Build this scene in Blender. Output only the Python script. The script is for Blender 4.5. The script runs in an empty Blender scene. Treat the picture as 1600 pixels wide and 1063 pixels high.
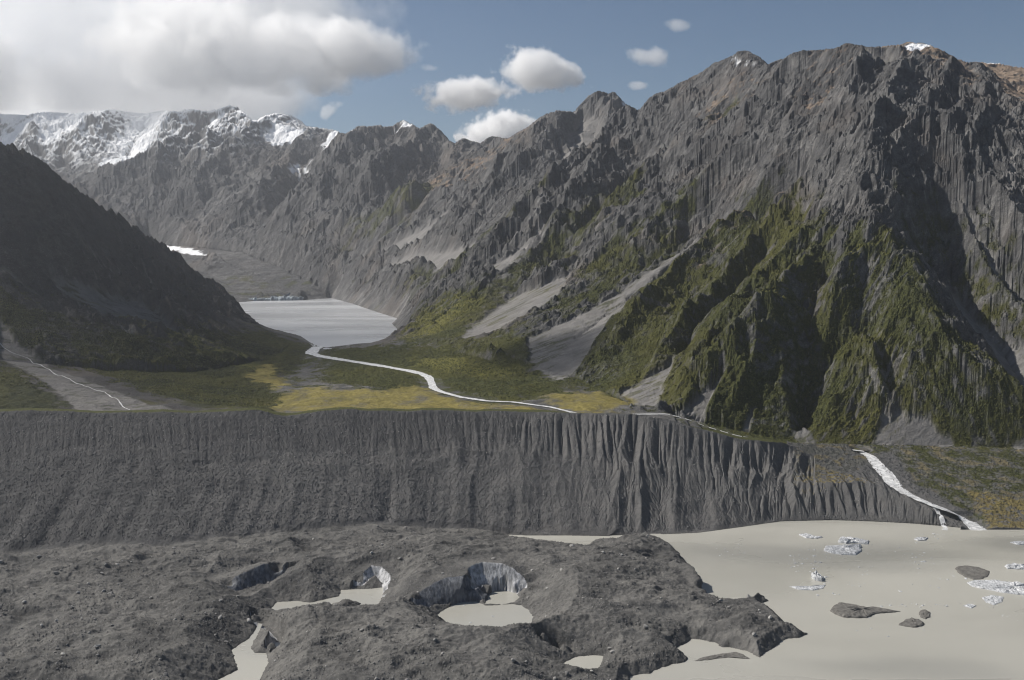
import bpy, math, random
import numpy as np
from mathutils import Vector, Matrix

# ------------------------------------------------------------------ camera, sky, sun, exposure
scn = bpy.context.scene
H_CAM, PITCH, FOC, PW, PH = 480.0, math.radians(5.6), 1490.0, 1600.0, 1063.0
SUN_EL, SUN_AZ = math.radians(44), math.radians(-74)      # azimuth from +Y, clockwise seen from above
cam_d = bpy.data.cameras.new('camera'); cam = bpy.data.objects.new('camera', cam_d)
scn.collection.objects.link(cam); scn.camera = cam
cam.location = (0, 0, H_CAM); cam.rotation_euler = (math.pi / 2 - PITCH, 0, 0)
cam_d.sensor_width = 36.0; cam_d.lens = 36.0 * FOC / PW
cam_d.clip_start = 1.0; cam_d.clip_end = 60000.0

world = bpy.data.worlds.new('World'); scn.world = world; world.use_nodes = True
wn = world.node_tree; wn.nodes.clear()
w_out = wn.nodes.new('ShaderNodeOutputWorld'); w_bg = wn.nodes.new('ShaderNodeBackground')
w_sky = wn.nodes.new('ShaderNodeTexSky'); w_sky.sky_type = 'NISHITA'; w_sky.sun_disc = False
w_sky.sun_elevation = SUN_EL; w_sky.sun_rotation = SUN_AZ
w_sky.altitude = 1200; w_sky.air_density = 1.0; w_sky.dust_density = 0.6; w_sky.ozone_density = 2.0
w_bg.inputs['Strength'].default_value = 0.05
wn.links.new(w_sky.outputs[0], w_bg.inputs[0]); wn.links.new(w_bg.outputs[0], w_out.inputs[0])

sun_d = bpy.data.lights.new('sun', 'SUN'); sun = bpy.data.objects.new('sun', sun_d); scn.collection.objects.link(sun)
sun_d.energy = 5.0; sun_d.angle = math.radians(0.53); sun_d.color = (1.0, 0.95, 0.88)
to_sun = Vector((math.sin(SUN_AZ) * math.cos(SUN_EL), math.cos(SUN_AZ) * math.cos(SUN_EL), math.sin(SUN_EL)))
sun.rotation_euler = to_sun.to_track_quat('Z', 'Y').to_euler(); sun.location = (-800, 0, 2500)

scn.view_settings.view_transform = 'Standard'; scn.view_settings.look = 'None'
scn.view_settings.exposure = 0.36; scn.view_settings.gamma = 1.0
cy = scn.cycles
cy.max_bounces = 26; cy.diffuse_bounces = 2; cy.glossy_bounces = 2; cy.transmission_bounces = 2
cy.volume_bounces = 24; cy.transparent_max_bounces = 8; cy.volume_step_rate = 1.0; cy.volume_max_steps = 256
cy.use_denoising = True; cy.filter_width = 1.15
cy.use_adaptive_sampling = True; cy.adaptive_threshold = 0.02
cy.sample_clamp_indirect = 4.0

rng = np.random.default_rng(7); random.seed(7)
F32 = np.float32

# ------------------------------------------------------------------ photo direction -> place
CP, SP_ = math.cos(PITCH), math.sin(PITCH)
def ray(px, py):                                   # direction per metre of depth y: (x/y, z/y)
    b = (PH / 2 - py) / FOC
    dy = CP + b * SP_
    return ((px - PW / 2) / FOC / dy, (-SP_ + b * CP) / dy)
def at(px, py, D):
    a, c = ray(px, py); return (a * D, D, H_CAM + c * D)
def fz(px, py, z):
    a, c = ray(px, py); D = (z - H_CAM) / c; return (a * D, D, z)

# ------------------------------------------------------------------ noise
_perm = rng.permutation(256).astype(np.int32); _perm = np.concatenate([_perm, _perm, _perm])
_ang = rng.random(256) * 2 * np.pi; _gx = np.cos(_ang).astype(F32); _gy = np.sin(_ang).astype(F32)
def perlin(x, y):
    x = np.asarray(x, F32); y = np.asarray(y, F32)
    xf = np.floor(x); yf = np.floor(y); xi = xf.astype(np.int32) & 255; yi = yf.astype(np.int32) & 255
    fx = x - xf; fy = y - yf
    u = fx * fx * fx * (fx * (fx * 6 - 15) + 10); v = fy * fy * fy * (fy * (fy * 6 - 15) + 10)
    def g(i, j, dx, dy):
        h = _perm[_perm[i] + j]; return _gx[h] * dx + _gy[h] * dy
    a = g(xi, yi, fx, fy); b = g(xi + 1, yi, fx - 1, fy); c = g(xi, yi + 1, fx, fy - 1); d = g(xi + 1, yi + 1, fx - 1, fy - 1)
    r = a + u * (b - a); s = c + u * (d - c)
    return (r + v * (s - r)) * F32(1.4)
def fbm(x, y, o=5, g=0.5, l=2.03):
    t = 0; a = 1.0; n = 0
    for i in range(o):
        t = t + a * perlin(x + 17.3 * i, y - 9.1 * i); n += a; a *= g; x = x * l; y = y * l
    return t / n
def ridged(x, y, o=5, g=0.5, l=2.03):
    t = 0; a = 1.0; n = 0; w = 1.0
    for i in range(o):
        r = 1 - np.abs(perlin(x + 31.7 * i, y + 11.9 * i)); r = r * r
        t = t + a * r * w; n += a; w = np.clip(r * 1.6, 0, 1); a *= g; x = x * l; y = y * l
    return t / n
def sstep(a, b, x):
    t = np.clip((x - a) / (b - a), 0, 1); return t * t * (3 - 2 * t)

# ------------------------------------------------------------------ smooth surface through survey lines
class Grid:
    """plan grid whose columns fan out from the viewpoint and whose rows get coarser with distance"""
    def __init__(s, U, V, log):
        s.U = np.asarray(U, float); s.V = np.asarray(V, float); s.log = log
        s.Y = np.exp(s.V) if log else s.V
        s.shape = (len(s.V), len(s.U))
        s.y = np.repeat(s.Y[:, None], len(s.U), 1).astype(F32); s.x = (s.y * s.U[None, :]).astype(F32)
    def ij(s, x, y):
        u = np.asarray(x) / np.asarray(y)
        return np.interp(y, s.Y, np.arange(len(s.Y))), np.interp(u, s.U, np.arange(len(s.U)))
    def sample(s, h, x, y):
        i, j = s.ij(x, y); i0 = np.clip(np.floor(i).astype(int), 0, s.shape[0] - 2); j0 = np.clip(np.floor(j).astype(int), 0, s.shape[1] - 2)
        a = i - i0; b = j - j0
        return (h[i0, j0] * (1 - a) * (1 - b) + h[i0 + 1, j0] * a * (1 - b) + h[i0, j0 + 1] * (1 - a) * b + h[i0 + 1, j0 + 1] * a * b)

def resize(a, shp):
    i = np.linspace(0, a.shape[0] - 1, shp[0]); j = np.linspace(0, a.shape[1] - 1, shp[1])
    i0 = np.minimum(i.astype(int), a.shape[0] - 2); j0 = np.minimum(j.astype(int), a.shape[1] - 2)
    fi = (i - i0)[:, None].astype(F32); fj = (j - j0)[None, :].astype(F32)
    r = a[i0] * (1 - fi) + a[i0 + 1] * fi
    return (r[:, j0] * (1 - fj) + r[:, j0 + 1] * fj).astype(F32)

def membrane(grid, lines, levels=6, iters=90, step=1.3):
    pts = []
    for L in lines:
        L = np.array(L, float)
        for a, b in zip(L[:-1], L[1:]):
            n = max(2, int(np.hypot(*(b - a)[:2]) / (step * max(1.0, a[1] / 1500))))
            pts.append(a + (b - a) * np.linspace(0, 1, n)[:, None])
    P = np.concatenate(pts)
    gi, gj = grid.ij(P[:, 0], P[:, 1])
    ok = (P[:, 1] > grid.Y[0]) & (P[:, 1] < grid.Y[-1]) & (P[:, 0] / P[:, 1] > grid.U[0]) & (P[:, 0] / P[:, 1] < grid.U[-1])
    gi, gj, z = gi[ok], gj[ok], P[ok, 2]
    h = None
    for lv in range(levels - 1, -1, -1):
        f = 2 ** lv
        shp = (max(4, grid.shape[0] // f), max(4, grid.shape[1] // f))
        ii = np.rint(gi * (shp[0] - 1) / (grid.shape[0] - 1)).astype(int); jj = np.rint(gj * (shp[1] - 1) / (grid.shape[1] - 1)).astype(int)
        s = np.zeros(shp); c = np.zeros(shp)
        np.add.at(s, (ii, jj), z); np.add.at(c, (ii, jj), 1)
        m = c > 0; val = np.where(m, s / np.maximum(c, 1), 0).astype(F32)
        h = np.full(shp, z.mean(), F32) if h is None else resize(h, shp)
        h[m] = val[m]
        for it in range(iters if lv else 40):
            p = np.pad(h, 1, mode='edge')
            h = 0.25 * (p[:-2, 1:-1] + p[2:, 1:-1] + p[1:-1, :-2] + p[1:-1, 2:])
            h[m] = val[m]
    return h.astype(F32)

def erode(h, dx, dy, steps, k, mask, talus=1.25, W0=0.0, W=None):
    nb = [(-1, 0), (1, 0), (0, -1), (0, 1), (-1, -1), (-1, 1), (1, -1), (1, 1)]
    R, C = h.shape
    dist = [np.sqrt((a * dy) ** 2 + (b * dx) ** 2).astype(F32) for a, b in nb]
    cell = np.sqrt(dx * dy).astype(F32)
    W = np.ones_like(h) if W is None else W
    for it in range(steps):
        hp = np.pad(h, 1, mode='edge')
        S = []; tot = F32(1e-6); smax = np.zeros_like(h); dmin = np.zeros_like(h)
        for (a, b), d in zip(nb, dist):
            s = np.maximum((h - hp[1 + a:1 + a + R, 1 + b:1 + b + C]) / d, 0)
            smax = np.maximum(smax, s); dmin = np.maximum(dmin, s * d)
            s = s * s * s; S.append(s); tot = tot + s
        f = W / tot; Wn = np.pad(np.ones_like(h), 1)
        for (a, b), s in zip(nb, S):
            Wn[1 + a:1 + a + R, 1 + b:1 + b + C] += f * s
        W = np.minimum(Wn[1:-1, 1:-1], 4000)
        E = k * np.maximum(np.sqrt(W) - W0, 0.12) * smax * cell
        E = E + 0.25 * np.maximum(smax - talus, 0) * cell
        h = h - np.minimum(E, 0.3 * dmin) * mask
    return h, W

def inside(poly, X, Y):
    c = np.zeros(X.shape, bool); n = len(poly)
    for k in range(n):
        x1, y1 = poly[k]; x2, y2 = poly[(k + 1) % n]
        if y1 == y2: continue
        t = (y1 > Y) != (y2 > Y)
        c ^= t & (X < (x2 - x1) * (Y - y1) / (y2 - y1) + x1)
    return c
def segdist(poly, X, Y, closed=True):
    d = np.full(X.shape, 1e9, F32); n = len(poly)
    for k in range(n if closed else n - 1):
        x1, y1 = poly[k]; x2, y2 = poly[(k + 1) % n]
        ex, ey = x2 - x1, y2 - y1; q = ex * ex + ey * ey + 1e-9
        t = np.clip(((X - x1) * ex + (Y - y1) * ey) / q, 0, 1)
        d = np.minimum(d, np.hypot(X - x1 - t * ex, Y - y1 - t * ey))
    return d
def sdf(poly, X, Y, margin=150):                        # negative inside
    p = np.array(poly); out = np.full(X.shape, 1e3, F32)
    m = (X > p[:, 0].min() - margin) & (X < p[:, 0].max() + margin) & (Y > p[:, 1].min() - margin) & (Y < p[:, 1].max() + margin)
    x, y = X[m], Y[m]; d = segdist(poly, x, y); d[inside(poly, x, y)] *= -1; out[m] = d
    return out

# ------------------------------------------------------------------ object helpers
COL = scn.collection
def link(o): COL.objects.link(o); return o
def tag(o, label=None, cat=None, group=None, kind=None):
    for k, v in (('label', label), ('category', cat), ('group', group), ('kind', kind)):
        if v: o[k] = v
    return o
def mesh_np(name, verts, faces, mat, smooth=True, attrs=None):
    me = bpy.data.meshes.new(name); verts = np.asarray(verts, F32); faces = np.asarray(faces, np.int32)
    me.vertices.add(len(verts)); me.vertices.foreach_set('co', verts.ravel())
    k = faces.shape[1]
    me.loops.add(faces.size); me.loops.foreach_set('vertex_index', faces.ravel())
    me.polygons.add(len(faces)); me.polygons.foreach_set('loop_start', np.arange(0, faces.size, k, dtype=np.int32))
    me.polygons.foreach_set('loop_total', np.full(len(faces), k, np.int32))
    me.polygons.foreach_set('use_smooth', np.full(len(faces), smooth, bool))
    for an, av in (attrs or {}).items():
        at_ = me.attributes.new(an, 'FLOAT_COLOR', 'POINT'); at_.data.foreach_set('color', np.asarray(av, F32).ravel())
    me.update(calc_edges=True); me.materials.append(mat)
    return link(bpy.data.objects.new(name, me))
def split_grid(g, z, facemask, name, mat, attrs, smooth=True):
    R, C = g.shape; idx = np.arange(R * C).reshape(R, C)
    q = np.stack([idx[:-1, :-1], idx[:-1, 1:], idx[1:, 1:], idx[1:, :-1]], -1)[facemask]
    used, inv = np.unique(q, return_inverse=True)
    V = np.stack([g.x.ravel()[used], g.y.ravel()[used], z.ravel()[used]], -1)
    at_ = {k: v.reshape(-1, 4)[used] for k, v in attrs.items()}
    return mesh_np(name, V, inv.reshape(q.shape), mat, smooth, at_)
def fc(a): return a[:-1, :-1]

# ------------------------------------------------------------------ material helpers
class NT:
    def __init__(s, name):
        s.m = bpy.data.materials.new(name); s.m.use_nodes = True; s.t = s.m.node_tree; s.t.nodes.clear()
        s.out = s.t.nodes.new('ShaderNodeOutputMaterial')
    def n(s, ty, **kw):
        nd = s.t.nodes.new(ty)
        for k, v in kw.items(): setattr(nd, k, v)
        return nd
    def l(s, a, b): s.t.links.new(a, b)
    def val(s, sock, v):
        if hasattr(v, 'links') or isinstance(v, bpy.types.NodeSocket): s.l(v, sock)
        else: sock.default_value = v
    def noise(s, scale, detail=4, rough=0.55, co=None, dist=0.0, out=0):
        nd = s.n('ShaderNodeTexNoise'); nd.inputs['Scale'].default_value = scale; nd.inputs['Detail'].default_value = detail
        nd.inputs['Roughness'].default_value = rough; nd.inputs['Distortion'].default_value = dist
        if co is not None: s.l(co, nd.inputs['Vector'])
        return nd.outputs[out]
    def pos(s): return s.n('ShaderNodeNewGeometry').outputs['Position']
    def mapping(s, co, scale=(1, 1, 1), rot=(0, 0, 0), loc=(0, 0, 0)):
        nd = s.n('ShaderNodeMapping'); s.l(co, nd.inputs[0]); nd.inputs['Scale'].default_value = scale
        nd.inputs['Rotation'].default_value = rot; nd.inputs['Location'].default_value = loc; return nd.outputs[0]
    def ramp(s, f, stops):
        nd = s.n('ShaderNodeValToRGB'); s.l(f, nd.inputs[0]); e = nd.color_ramp.elements
        while len(e) < len(stops): e.new(0.5)
        for q, (p, c) in zip(e, stops): q.position = p; q.color = (*c, 1) if len(c) == 3 else c
        return nd.outputs[0]
    def mix(s, f, a, b, mode='MIX'):
        nd = s.n('ShaderNodeMix', data_type='RGBA', blend_type=mode)
        s.val(nd.inputs[0], f)
        for i, v in ((6, a), (7, b)):
            s.val(nd.inputs[i], v if not isinstance(v, tuple) else (*v, 1)[:4])
        return nd.outputs[2]
    def math(s, op, a, b=0.0, c=0.0, clamp=False):
        nd = s.n('ShaderNodeMath', operation=op, use_clamp=clamp)
        for i, v in enumerate((a, b, c)): s.val(nd.inputs[i], v)
        return nd.outputs[0]
    def mrange(s, v, a, b, c=0.0, d=1.0):
        nd = s.n('ShaderNodeMapRange'); nd.interpolation_type = 'SMOOTHSTEP'; s.l(v, nd.inputs[0])
        for i, q in enumerate((a, b, c, d)): nd.inputs[i + 1].default_value = q
        return nd.outputs[0]
    def bump(s, hgt, dist, strength=1.0, nrm=None):
        nd = s.n('ShaderNodeBump'); nd.inputs['Strength'].default_value = strength; nd.inputs['Distance'].default_value = dist
        s.l(hgt, nd.inputs['Height'])
        if nrm is not None: s.l(nrm, nd.inputs['Normal'])
        return nd.outputs[0]
    def attr(s, name):
        nd = s.n('ShaderNodeAttribute', attribute_name=name); sp = s.n('ShaderNodeSeparateColor'); s.l(nd.outputs['Color'], sp.inputs[0])
        return sp.outputs[0], sp.outputs[1], sp.outputs[2], nd.outputs['Alpha']
    def surf(s, col, rough=0.9, nrm=None, spec=0.2, **kw):
        b = s.n('ShaderNodeBsdfPrincipled'); s.val(b.inputs['Base Color'], (*col, 1) if isinstance(col, tuple) else col)
        s.val(b.inputs['Roughness'], rough); b.inputs['Specular IOR Level'].default_value = spec
        if nrm is not None: s.l(nrm, b.inputs['Normal'])
        for k, v in kw.items(): s.val(b.inputs[k], v)
        s.l(b.outputs[0], s.out.inputs['Surface']); return b

def terrain_mat(name, fine=1.0, rock=(0.055, 0.055, 0.056), rock2=(0.225, 0.22, 0.213), veg=(0.034, 0.038, 0.015), veg2=(0.088, 0.092, 0.031), scr=1.0):
    m = NT(name); P = m.pos(); v, s, sn, gr = m.attr('cover'); tan, vlight, wet, _ = m.attr('tint')
    n1 = m.noise(0.02 * fine, 8, 0.62, P); n2 = m.noise(0.11 * fine, 6, 0.65, P); n3 = m.noise(0.004 * fine, 4, 0.5, P)
    def dot(v):
        nd = m.n('ShaderNodeVectorMath', operation='DOT_PRODUCT'); m.l(P, nd.inputs[0]); nd.inputs[1].default_value = v; return nd.outputs['Value']
    cb = m.n('ShaderNodeCombineXYZ')                       # beds run down along the slope
    for i_, v_ in enumerate(((0.55, 0.2, -0.80), (-0.2, 0.97, 0.1), (0.16, 0.04, 0.115))): m.l(dot(v_), cb.inputs[i_])
    strat = m.noise(0.045 * fine, 7, 0.7, cb.outputs[0]); grit = m.noise(0.3 * fine, 4, 0.7, P)
    rc = m.mix(m.ramp(strat, [(0.36, (0, 0, 0)), (0.66, (1, 1, 1))]), rock, rock2); rc = m.mix(m.mrange(grit, 0.35, 0.62, 0.55, 0.0), rc, (0.035, 0.034, 0.034)); rc = m.mix(m.mrange(grit, 0.58, 0.75, 0, 0.6), rc, (0.30, 0.29, 0.275))
    rc = m.mix(m.mrange(n2, 0.35, 0.7), rc, m.mix(0.5, rc, (0.05, 0.05, 0.052)))
    rc = m.mix(m.mrange(n3, 0.5, 0.68, 0, 0.35), rc, (0.17, 0.14, 0.115)); rc = m.mix(m.mrange(m.noise(0.0065 * fine, 5, 0.6, P), 0.56, 0.40, 0, 0.5), rc, (0.045, 0.045, 0.047))
    tc = m.mix(n1, (0.20, 0.165, 0.125), (0.30, 0.215, 0.155)); rc = m.mix(tan, rc, tc)
    sc = m.mix(m.mrange(n1, 0.3, 0.7), tuple(scr * q for q in (0.165, 0.16, 0.155)), tuple(scr * q for q in (0.235, 0.225, 0.215)))
    sc = m.mix(m.mrange(strat, 0.35, 0.65, 0.55, 0.0), sc, tuple(scr * q for q in (0.125, 0.122, 0.118)))
    rc = m.mix(s, rc, sc)
    vn = m.noise(0.09 * fine, 8, 0.75, P)
    vc = m.mix(m.mrange(vn, 0.33, 0.68), veg, veg2); vc = m.mix(m.mrange(grit, 0.4, 0.6, 0.6, 0.0), vc, (0.014, 0.018, 0.008)); vc = m.mix(m.mrange(n3, 0.42, 0.62, 0, 0.6), vc, (0.075, 0.072, 0.02))
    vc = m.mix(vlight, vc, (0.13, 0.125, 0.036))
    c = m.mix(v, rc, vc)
    gc = m.mix(m.mrange(n2, 0.35, 0.65), (0.14, 0.12, 0.038), (0.22, 0.185, 0.062)); gc = m.mix(m.mrange(vn, 0.6, 0.7, 0, 0.6), gc, (0.06, 0.06, 0.018))
    c = m.mix(gr, c, gc)
    sc2 = m.mix(n1, (0.78, 0.80, 0.83), (0.88, 0.88, 0.88)); c = m.mix(sn, c, sc2)
    bh = m.math('ADD', m.math('ADD', m.math('MULTIPLY', n2, 0.6), m.math('MULTIPLY', vn, 0.7)), m.math('MULTIPLY', strat, 0.6))
    nb_ = m.bump(bh, 9.0 / fine, 0.7)
    m.surf(c, 0.95, nb_, 0.1); return m.m

# ================================================================== MOUNTAINS AND VALLEY
def line(pts): return [at(*p) for p in pts]
crest_px = [(-250,655,1590),(-120,647,1640),(0,643,1660),(50,641,1670),(100,642.5,1680),(150,645.5,1688),(200,645,1695),(255,643,1702),(300,646,1710),(350,643,1720),(400,640,1730),(418,643,1735),(430,648,1738),(447,651,1742),(460,649,1745),(480,645,1748),(500,643,1750),(525,640,1756),
            (550,639.5,1762),(575,642.5,1765),(600,641,1768),(640,643.5,1773),(660,641,1776),(700,641,1780),(745,644.5,1787),(760,642,1789),(800,643,1795),(850,644,1798),(900,645.5,1800),(985,646,1790),(1040,655,1785),(1090,669,1780),(1120,676,1781),(1150,685,1782),(1200,690,1790),(1230,693,1805)]
crest = line(crest_px)
behind = [at(px, py - (3.0 if not 870 < px < 1120 else -0.5), D + 60) for px, py, D in crest_px]
LAKE2 = 150.0
shore2_px = [(357,474),(400,470.5),(470,469.5),(518,466),(548,474),(586,487),(621,498),(612,506),(629,523),(608,534),(560,537),(510,543),(496,541),(485,535),(470,525),(430,515),(410,512.5),(376,489)]
shore2 = [fz(px, py, LAKE2) for px, py in shore2_px]
def fl(px, py): return fz(px, py, LAKE2 + 3)
lines = []
A = lines.append
A(behind)
A(line([(1230,694,1870),(1300,697,1890),(1370,700,1898),(1500,702,1902),(1640,706,1905),(1800,712,1905),(2100,725,1905)]))
A(line([(1260,760,1720),(1400,770,1720),(1640,745,1760),(2100,760,1760)]))
A([(x, y, LAKE2) for x, y, z in shore2] + [shore2[0]])
# foot of the big mountain
A(line([(1640,700,1925),(1500,696,1925),(1370,694,1925),(1250,688,1920),(1180,676,1935),(1110,663,1945),(1040,643,1975),(985,632,2030),(900,592,2320),(830,570,2470),(720,530,2850),(680,505,3150)]))
# valley floor
A([fl(1000,638),fl(900,627),fl(800,619),fl(700,611),fl(600,605),fl(520,602)])
A([fl(985,634),fl(850,634),fl(700,634),fl(560,634),fl(450,640)])
A([fl(830,590),fl(740,590),fl(660,580),fl(580,567),fl(510,556),fl(492,549)])
A(line([(580,543,3000),(600,541,2930),(650,545,2830),(720,553,2720),(770,565,2600)]))
A(line([(1040,656,1950),(1110,676,1900),(1200,690,1890)]))
# lateral moraine on the far side of the upper lake
A(line([(530,452,6050),(548,425,6300),(575,410,6000),(610,420,5500),(640,440,4850),(660,462,4250),(655,482,3850),(640,500,3450)]))
# main skyline
R1 = line([(2300,-60,2600),(2000,40,2650),(1760,140,2800),(1660,164,2900),(1600,163,3000),(1565,148,3100),(1530,128,3200),(1500,102,3350),(1490,90,3400),(1475,82,3440),(1450,70,3470),(1435,68,3490),(1420,66,3500),(1400,72,3480),(1365,76,3450),(1335,70,3440),(1322,70,3450),(1305,77,3500),(1290,77,3540),(1275,80,3600),
  (1260,80,3660),(1245,81,3730),(1225,92,3820),(1200,102,3950),(1190,92,4080),(1180,86,4160),(1170,82,4200),(1160,80,4240),(1152,82,4260),(1145,87,4280),(1130,94,4350),(1115,100,4420),(1090,117,4550),(1075,124,4620),(1060,132,4680),(1040,145,4780),(1028,148,4830),(1015,155,4880),(1000,175,4950)])
A(R1)
SPL = line([(1000,175,4950),(985,190,4900),(970,203,4850),(940,230,4750),(920,240,4710),(900,248,4680),(870,262,4620),(840,290,4500),(800,322,4350),(760,362,4150),(720,398,4000),(690,432,3850)])
A(SPL)
# reddish ridge behind
A(line([(1480,110,4300),(1520,99,4500),(1560,101,4500),(1600,108,4500),(1700,112,4400),(1900,100,4400),(2300,60,4400)]))
A(line([(1510,130,3800),(1560,160,3700),(1620,178,3600),(1800,180,3500)]))
# peak beyond the corner and its spur
R2 = line([(1040,215,5600),(1010,190,5750),(997,176,5850),(985,168,5880),(975,160,5900),(966,151,5920),(960,144,5950),(952,147,5950),(945,145,5950),(935,142,5950),(922,149,5970),(910,160,6000),(897,177,6000),(885,176,6020),(870,175,6050),(855,180,6080),(830,197,6150),(805,213,6250),(780,228,6350),(755,247,6420),(725,275,6400),(690,300,6300),(640,345,6100),(600,375,6050),(560,400,6050)])
A(R2)
A(line([(905,205,5750),(900,228,5450),(895,246,5100)])); A(line([(940,180,5750),(930,215,5500),(925,238,5200)]))
A(line([(855,180,6050),(850,215,5750),(835,260,5400),(800,313,5000),(740,380,4700)]))
A(line([(880,262,4900),(830,305,4780),(770,365,4500),(720,410,4200),(690,440,4000)]))
# the middle mountain with snow
R3 = line([(860,210,7400),(820,216,7500),(785,217,7600),(774,213,7600),(765,215,7600),(750,226,7700),(738,222,7750),(725,217,7800),(710,228,7900),(700,219,7950),(690,207,8000),(680,199,8000),(672,195,8000),(664,199,8050),(655,203,8100),(644,196,8150),(632,189,8200),(622,192,8250),(615,197,8400),(602,200,8600),(590,198,8800),(575,200,9000),(560,199,9200),(548,206,9250),(540,212,9300),(525,205,9500),(510,202,9600),(495,200,9800),(480,199,10000),(470,189,10200),(460,182,10400),(450,180,10450),(440,178,10500),(428,180,10500),(415,182,10600),(405,189,10650),(395,191,10700),(388,184,10800),(380,176,10900),(370,170,11000),(360,168,11050),(345,172,11100),(325,176,11200),(300,172,11300),(280,176,11400),(250,173,11500),(230,178,11500),(200,175,11500),(175,172,11500),(150,176,11500),(120,178,11500),(75,174,11500),(40,180,11500),(0,178,11500),(-80,180,11500),(-250,176,11500),(-500,180,11500)])
A(R3)
A(line([(672,195,8000),(655,235,7600),(640,260,7400),(600,290,7100),(560,330,6900),(540,370,6700),(530,400,6500)]))
A(line([(725,217,7800),(715,260,7100),(705,285,6700),(690,300,6400)]))
A(line([(672,200,7900),(690,240,7500),(690,290,7000),(650,330,6700)]))
A(line([(590,200,8800),(570,250,8300),(550,275,8000),(500,320,7500),(450,350,7200),(420,375,7000)]))
A(line([(632,192,8150),(600,235,8000),(575,262,7900)]))
A(line([(510,202,9600),(500,240,9100),(490,262,8800),(450,290,8300),(400,320,8000),(350,350,7800)]))
A(line([(620,240,8100),(560,290,7600),(500,345,7050),(470,400,6700)]))
# lower rocky shoulder in front of the far snow basin
A(line([(395,196,10300),(370,215,10000),(330,240,9700),(300,248,9500),(267,258,9300),(246,266,9200),(213,275,9000),(180,285,8900),(152,297,8800),(122,315,8700),(60,345,8700),(-60,390,8800)]))
A(line([(330,225,10500),(260,250,10000),(200,262,9800),(120,300,9600),(0,340,9500),(-200,350,9500)]))
A(line([(175,174,11400),(150,215,10900),(120,245,10600),(100,280,10200)])); A(line([(302,176,11200),(280,215,10700),(250,240,10300)]))
A(line([(235,178,11400),(225,215,11150),(200,250,10500)])); A(line([(60,178,11400),(50,220,11100),(60,270,10400)]))
A(line([(330,245,9600),(290,290,9000),(260,340,8500),(250,375,8100)])); A(line([(213,275,9000),(205,310,8700),(220,370,8200)]))
A(line([(226,380,8200),(300,386,7700),(380,395,7200),(440,418,6750),(480,440,6400),(505,458,6200)]))
A(line([(330,402,7000),(400,432,6500),(440,452,6150),(470,461,5930)])); A(line([(240,400,7600),(330,430,6600),(380,461,5900),(430,462,5880)]))
A(line([(150,392,8200),(0,395,8600),(-300,395,9000)]))
# behind everything
A([(-9000, 14500, 1500), (-3000, 15000, 1700), (0, 15000, 900), (3000, 9000, 700), (5500, 7000, 800), (6500, 5000, 900)])
A([(-6500, 7000, 1400), (-5200, 8500, 900), (-6000, 11000, 1400), (-8000, 13500, 1500)])
A([(200, 6800, 1150), (900, 5600, 1100), (1700, 5600, 1000)]); A([(900, 7500, 800), (-200, 9500, 900), (-1500, 12000, 1200), (-3500, 13500, 1500)])
A([(1800, 4600, 850), (1000, 5200, 800)])
# dark hillside on the near side
L1 = line([(-900,-200,2500),(-450,-20,2650),(-250,85,2750),(-100,172,2820),(0,235,2900),(50,265,3000),(100,300,3100),(150,340,3250),(200,370,3450),(226,381,3600),(263,406,3800),(293,431,4000),(320,451,4200),(345,472,4500),(357,488,4650)])
A(L1)
A([(x * 1.16 - 350, y + 650, z - 330) for x, y, z in L1[:-3]])
A(line([(-300,560,1950),(0,562,2150),(150,577,2280),(300,582,2480),(420,562,2900),(455,540,3200)]))
A(line([(-300,430,2250),(0,452,2450),(150,474,2700),(280,490,3100),(360,500,3650)]))
A(line([(-300,300,2450),(0,335,2700),(120,390,2900),(200,425,3200),(290,465,3700)]))
A(line([(-300,620,1760),(0,612,1860),(200,620,1900),(330,630,1960),(430,636,1990)]))
A(line([(440,600,2350),(470,575,2700),(480,556,3000)]))
# ribs and gullies of the big mountain
A(line([(1372,205,2830),(1355,260,2640),(1342,300,2540),(1352,325,2465),(1370,343,2430),(1383,371,2380),(1393,389,2350),(1428,417,2290),(1446,462,2210),(1467,511,2140),(1505,541,2090),(1538,562,2060),(1590,615,2000),(1640,665,1950)]))
A(line([(1383,395,2345),(1340,422,2310),(1289,457,2265),(1251,495,2215),(1200,528,2165),(1140,577,2100),(1090,625,2030)]))
A(line([(1388,425,2290),(1398,485,2200),(1400,560,2095),(1395,620,2020),(1390,685,1935)]))
A(line([(1352,440,2310),(1340,520,2195),(1335,600,2070),(1335,660,1985)]))
A(line([(1275,480,2300),(1262,560,2165),(1255,640,2025)]))
A(line([(1492,290,2630),(1494,304,2600),(1502,325,2570),(1517,371,2520),(1555,422,2430),(1580,465,2370),(1600,488,2330),(1680,560,2280)]))
A(line([(1465,400,2560),(1480,440,2480),(1500,475,2400),(1530,515,2300),(1570,560,2220),(1600,610,2085),(1660,675,1950)]))
A(line([(1600,165,3000),(1570,230,2740),(1548,325,2500),(1590,400,2390),(1640,470,2290),(1700,560,2250)]))
A(line([(1500,385,2530),(1530,440,2400),(1570,490,2300),(1610,530,2240)]))
A(line([(1322,70,3450),(1280,160,3300),(1230,240,3120),(1170,330,2950),(1110,385,2880),(1060,440,2790)]))
A(line([(1245,81,3730),(1180,190,3600),(1120,260,3480),(1050,340,3300),(960,430,3060),(880,510,2720)]))
A(line([(1275,300,2900),(1225,345,2830),(1170,400,2720),(1100,470,2590),(1030,550,2370),(985,615,2100)]))
A(line([(1240,330,2960),(1150,372,2960),(1080,398,2930),(1000,465,2790),(900,530,2610),(840,565,2490)]))
A(line([(1160,80,4240),(1120,150,4140),(1060,230,3970),(960,330,3700),(880,410,3440),(800,470,3200),(740,515,2960)]))
A(line([(1090,117,4550),(1040,200,4350),(960,280,4130),(880,350,3850),(800,415,3550),(740,465,3270)]))
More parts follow.
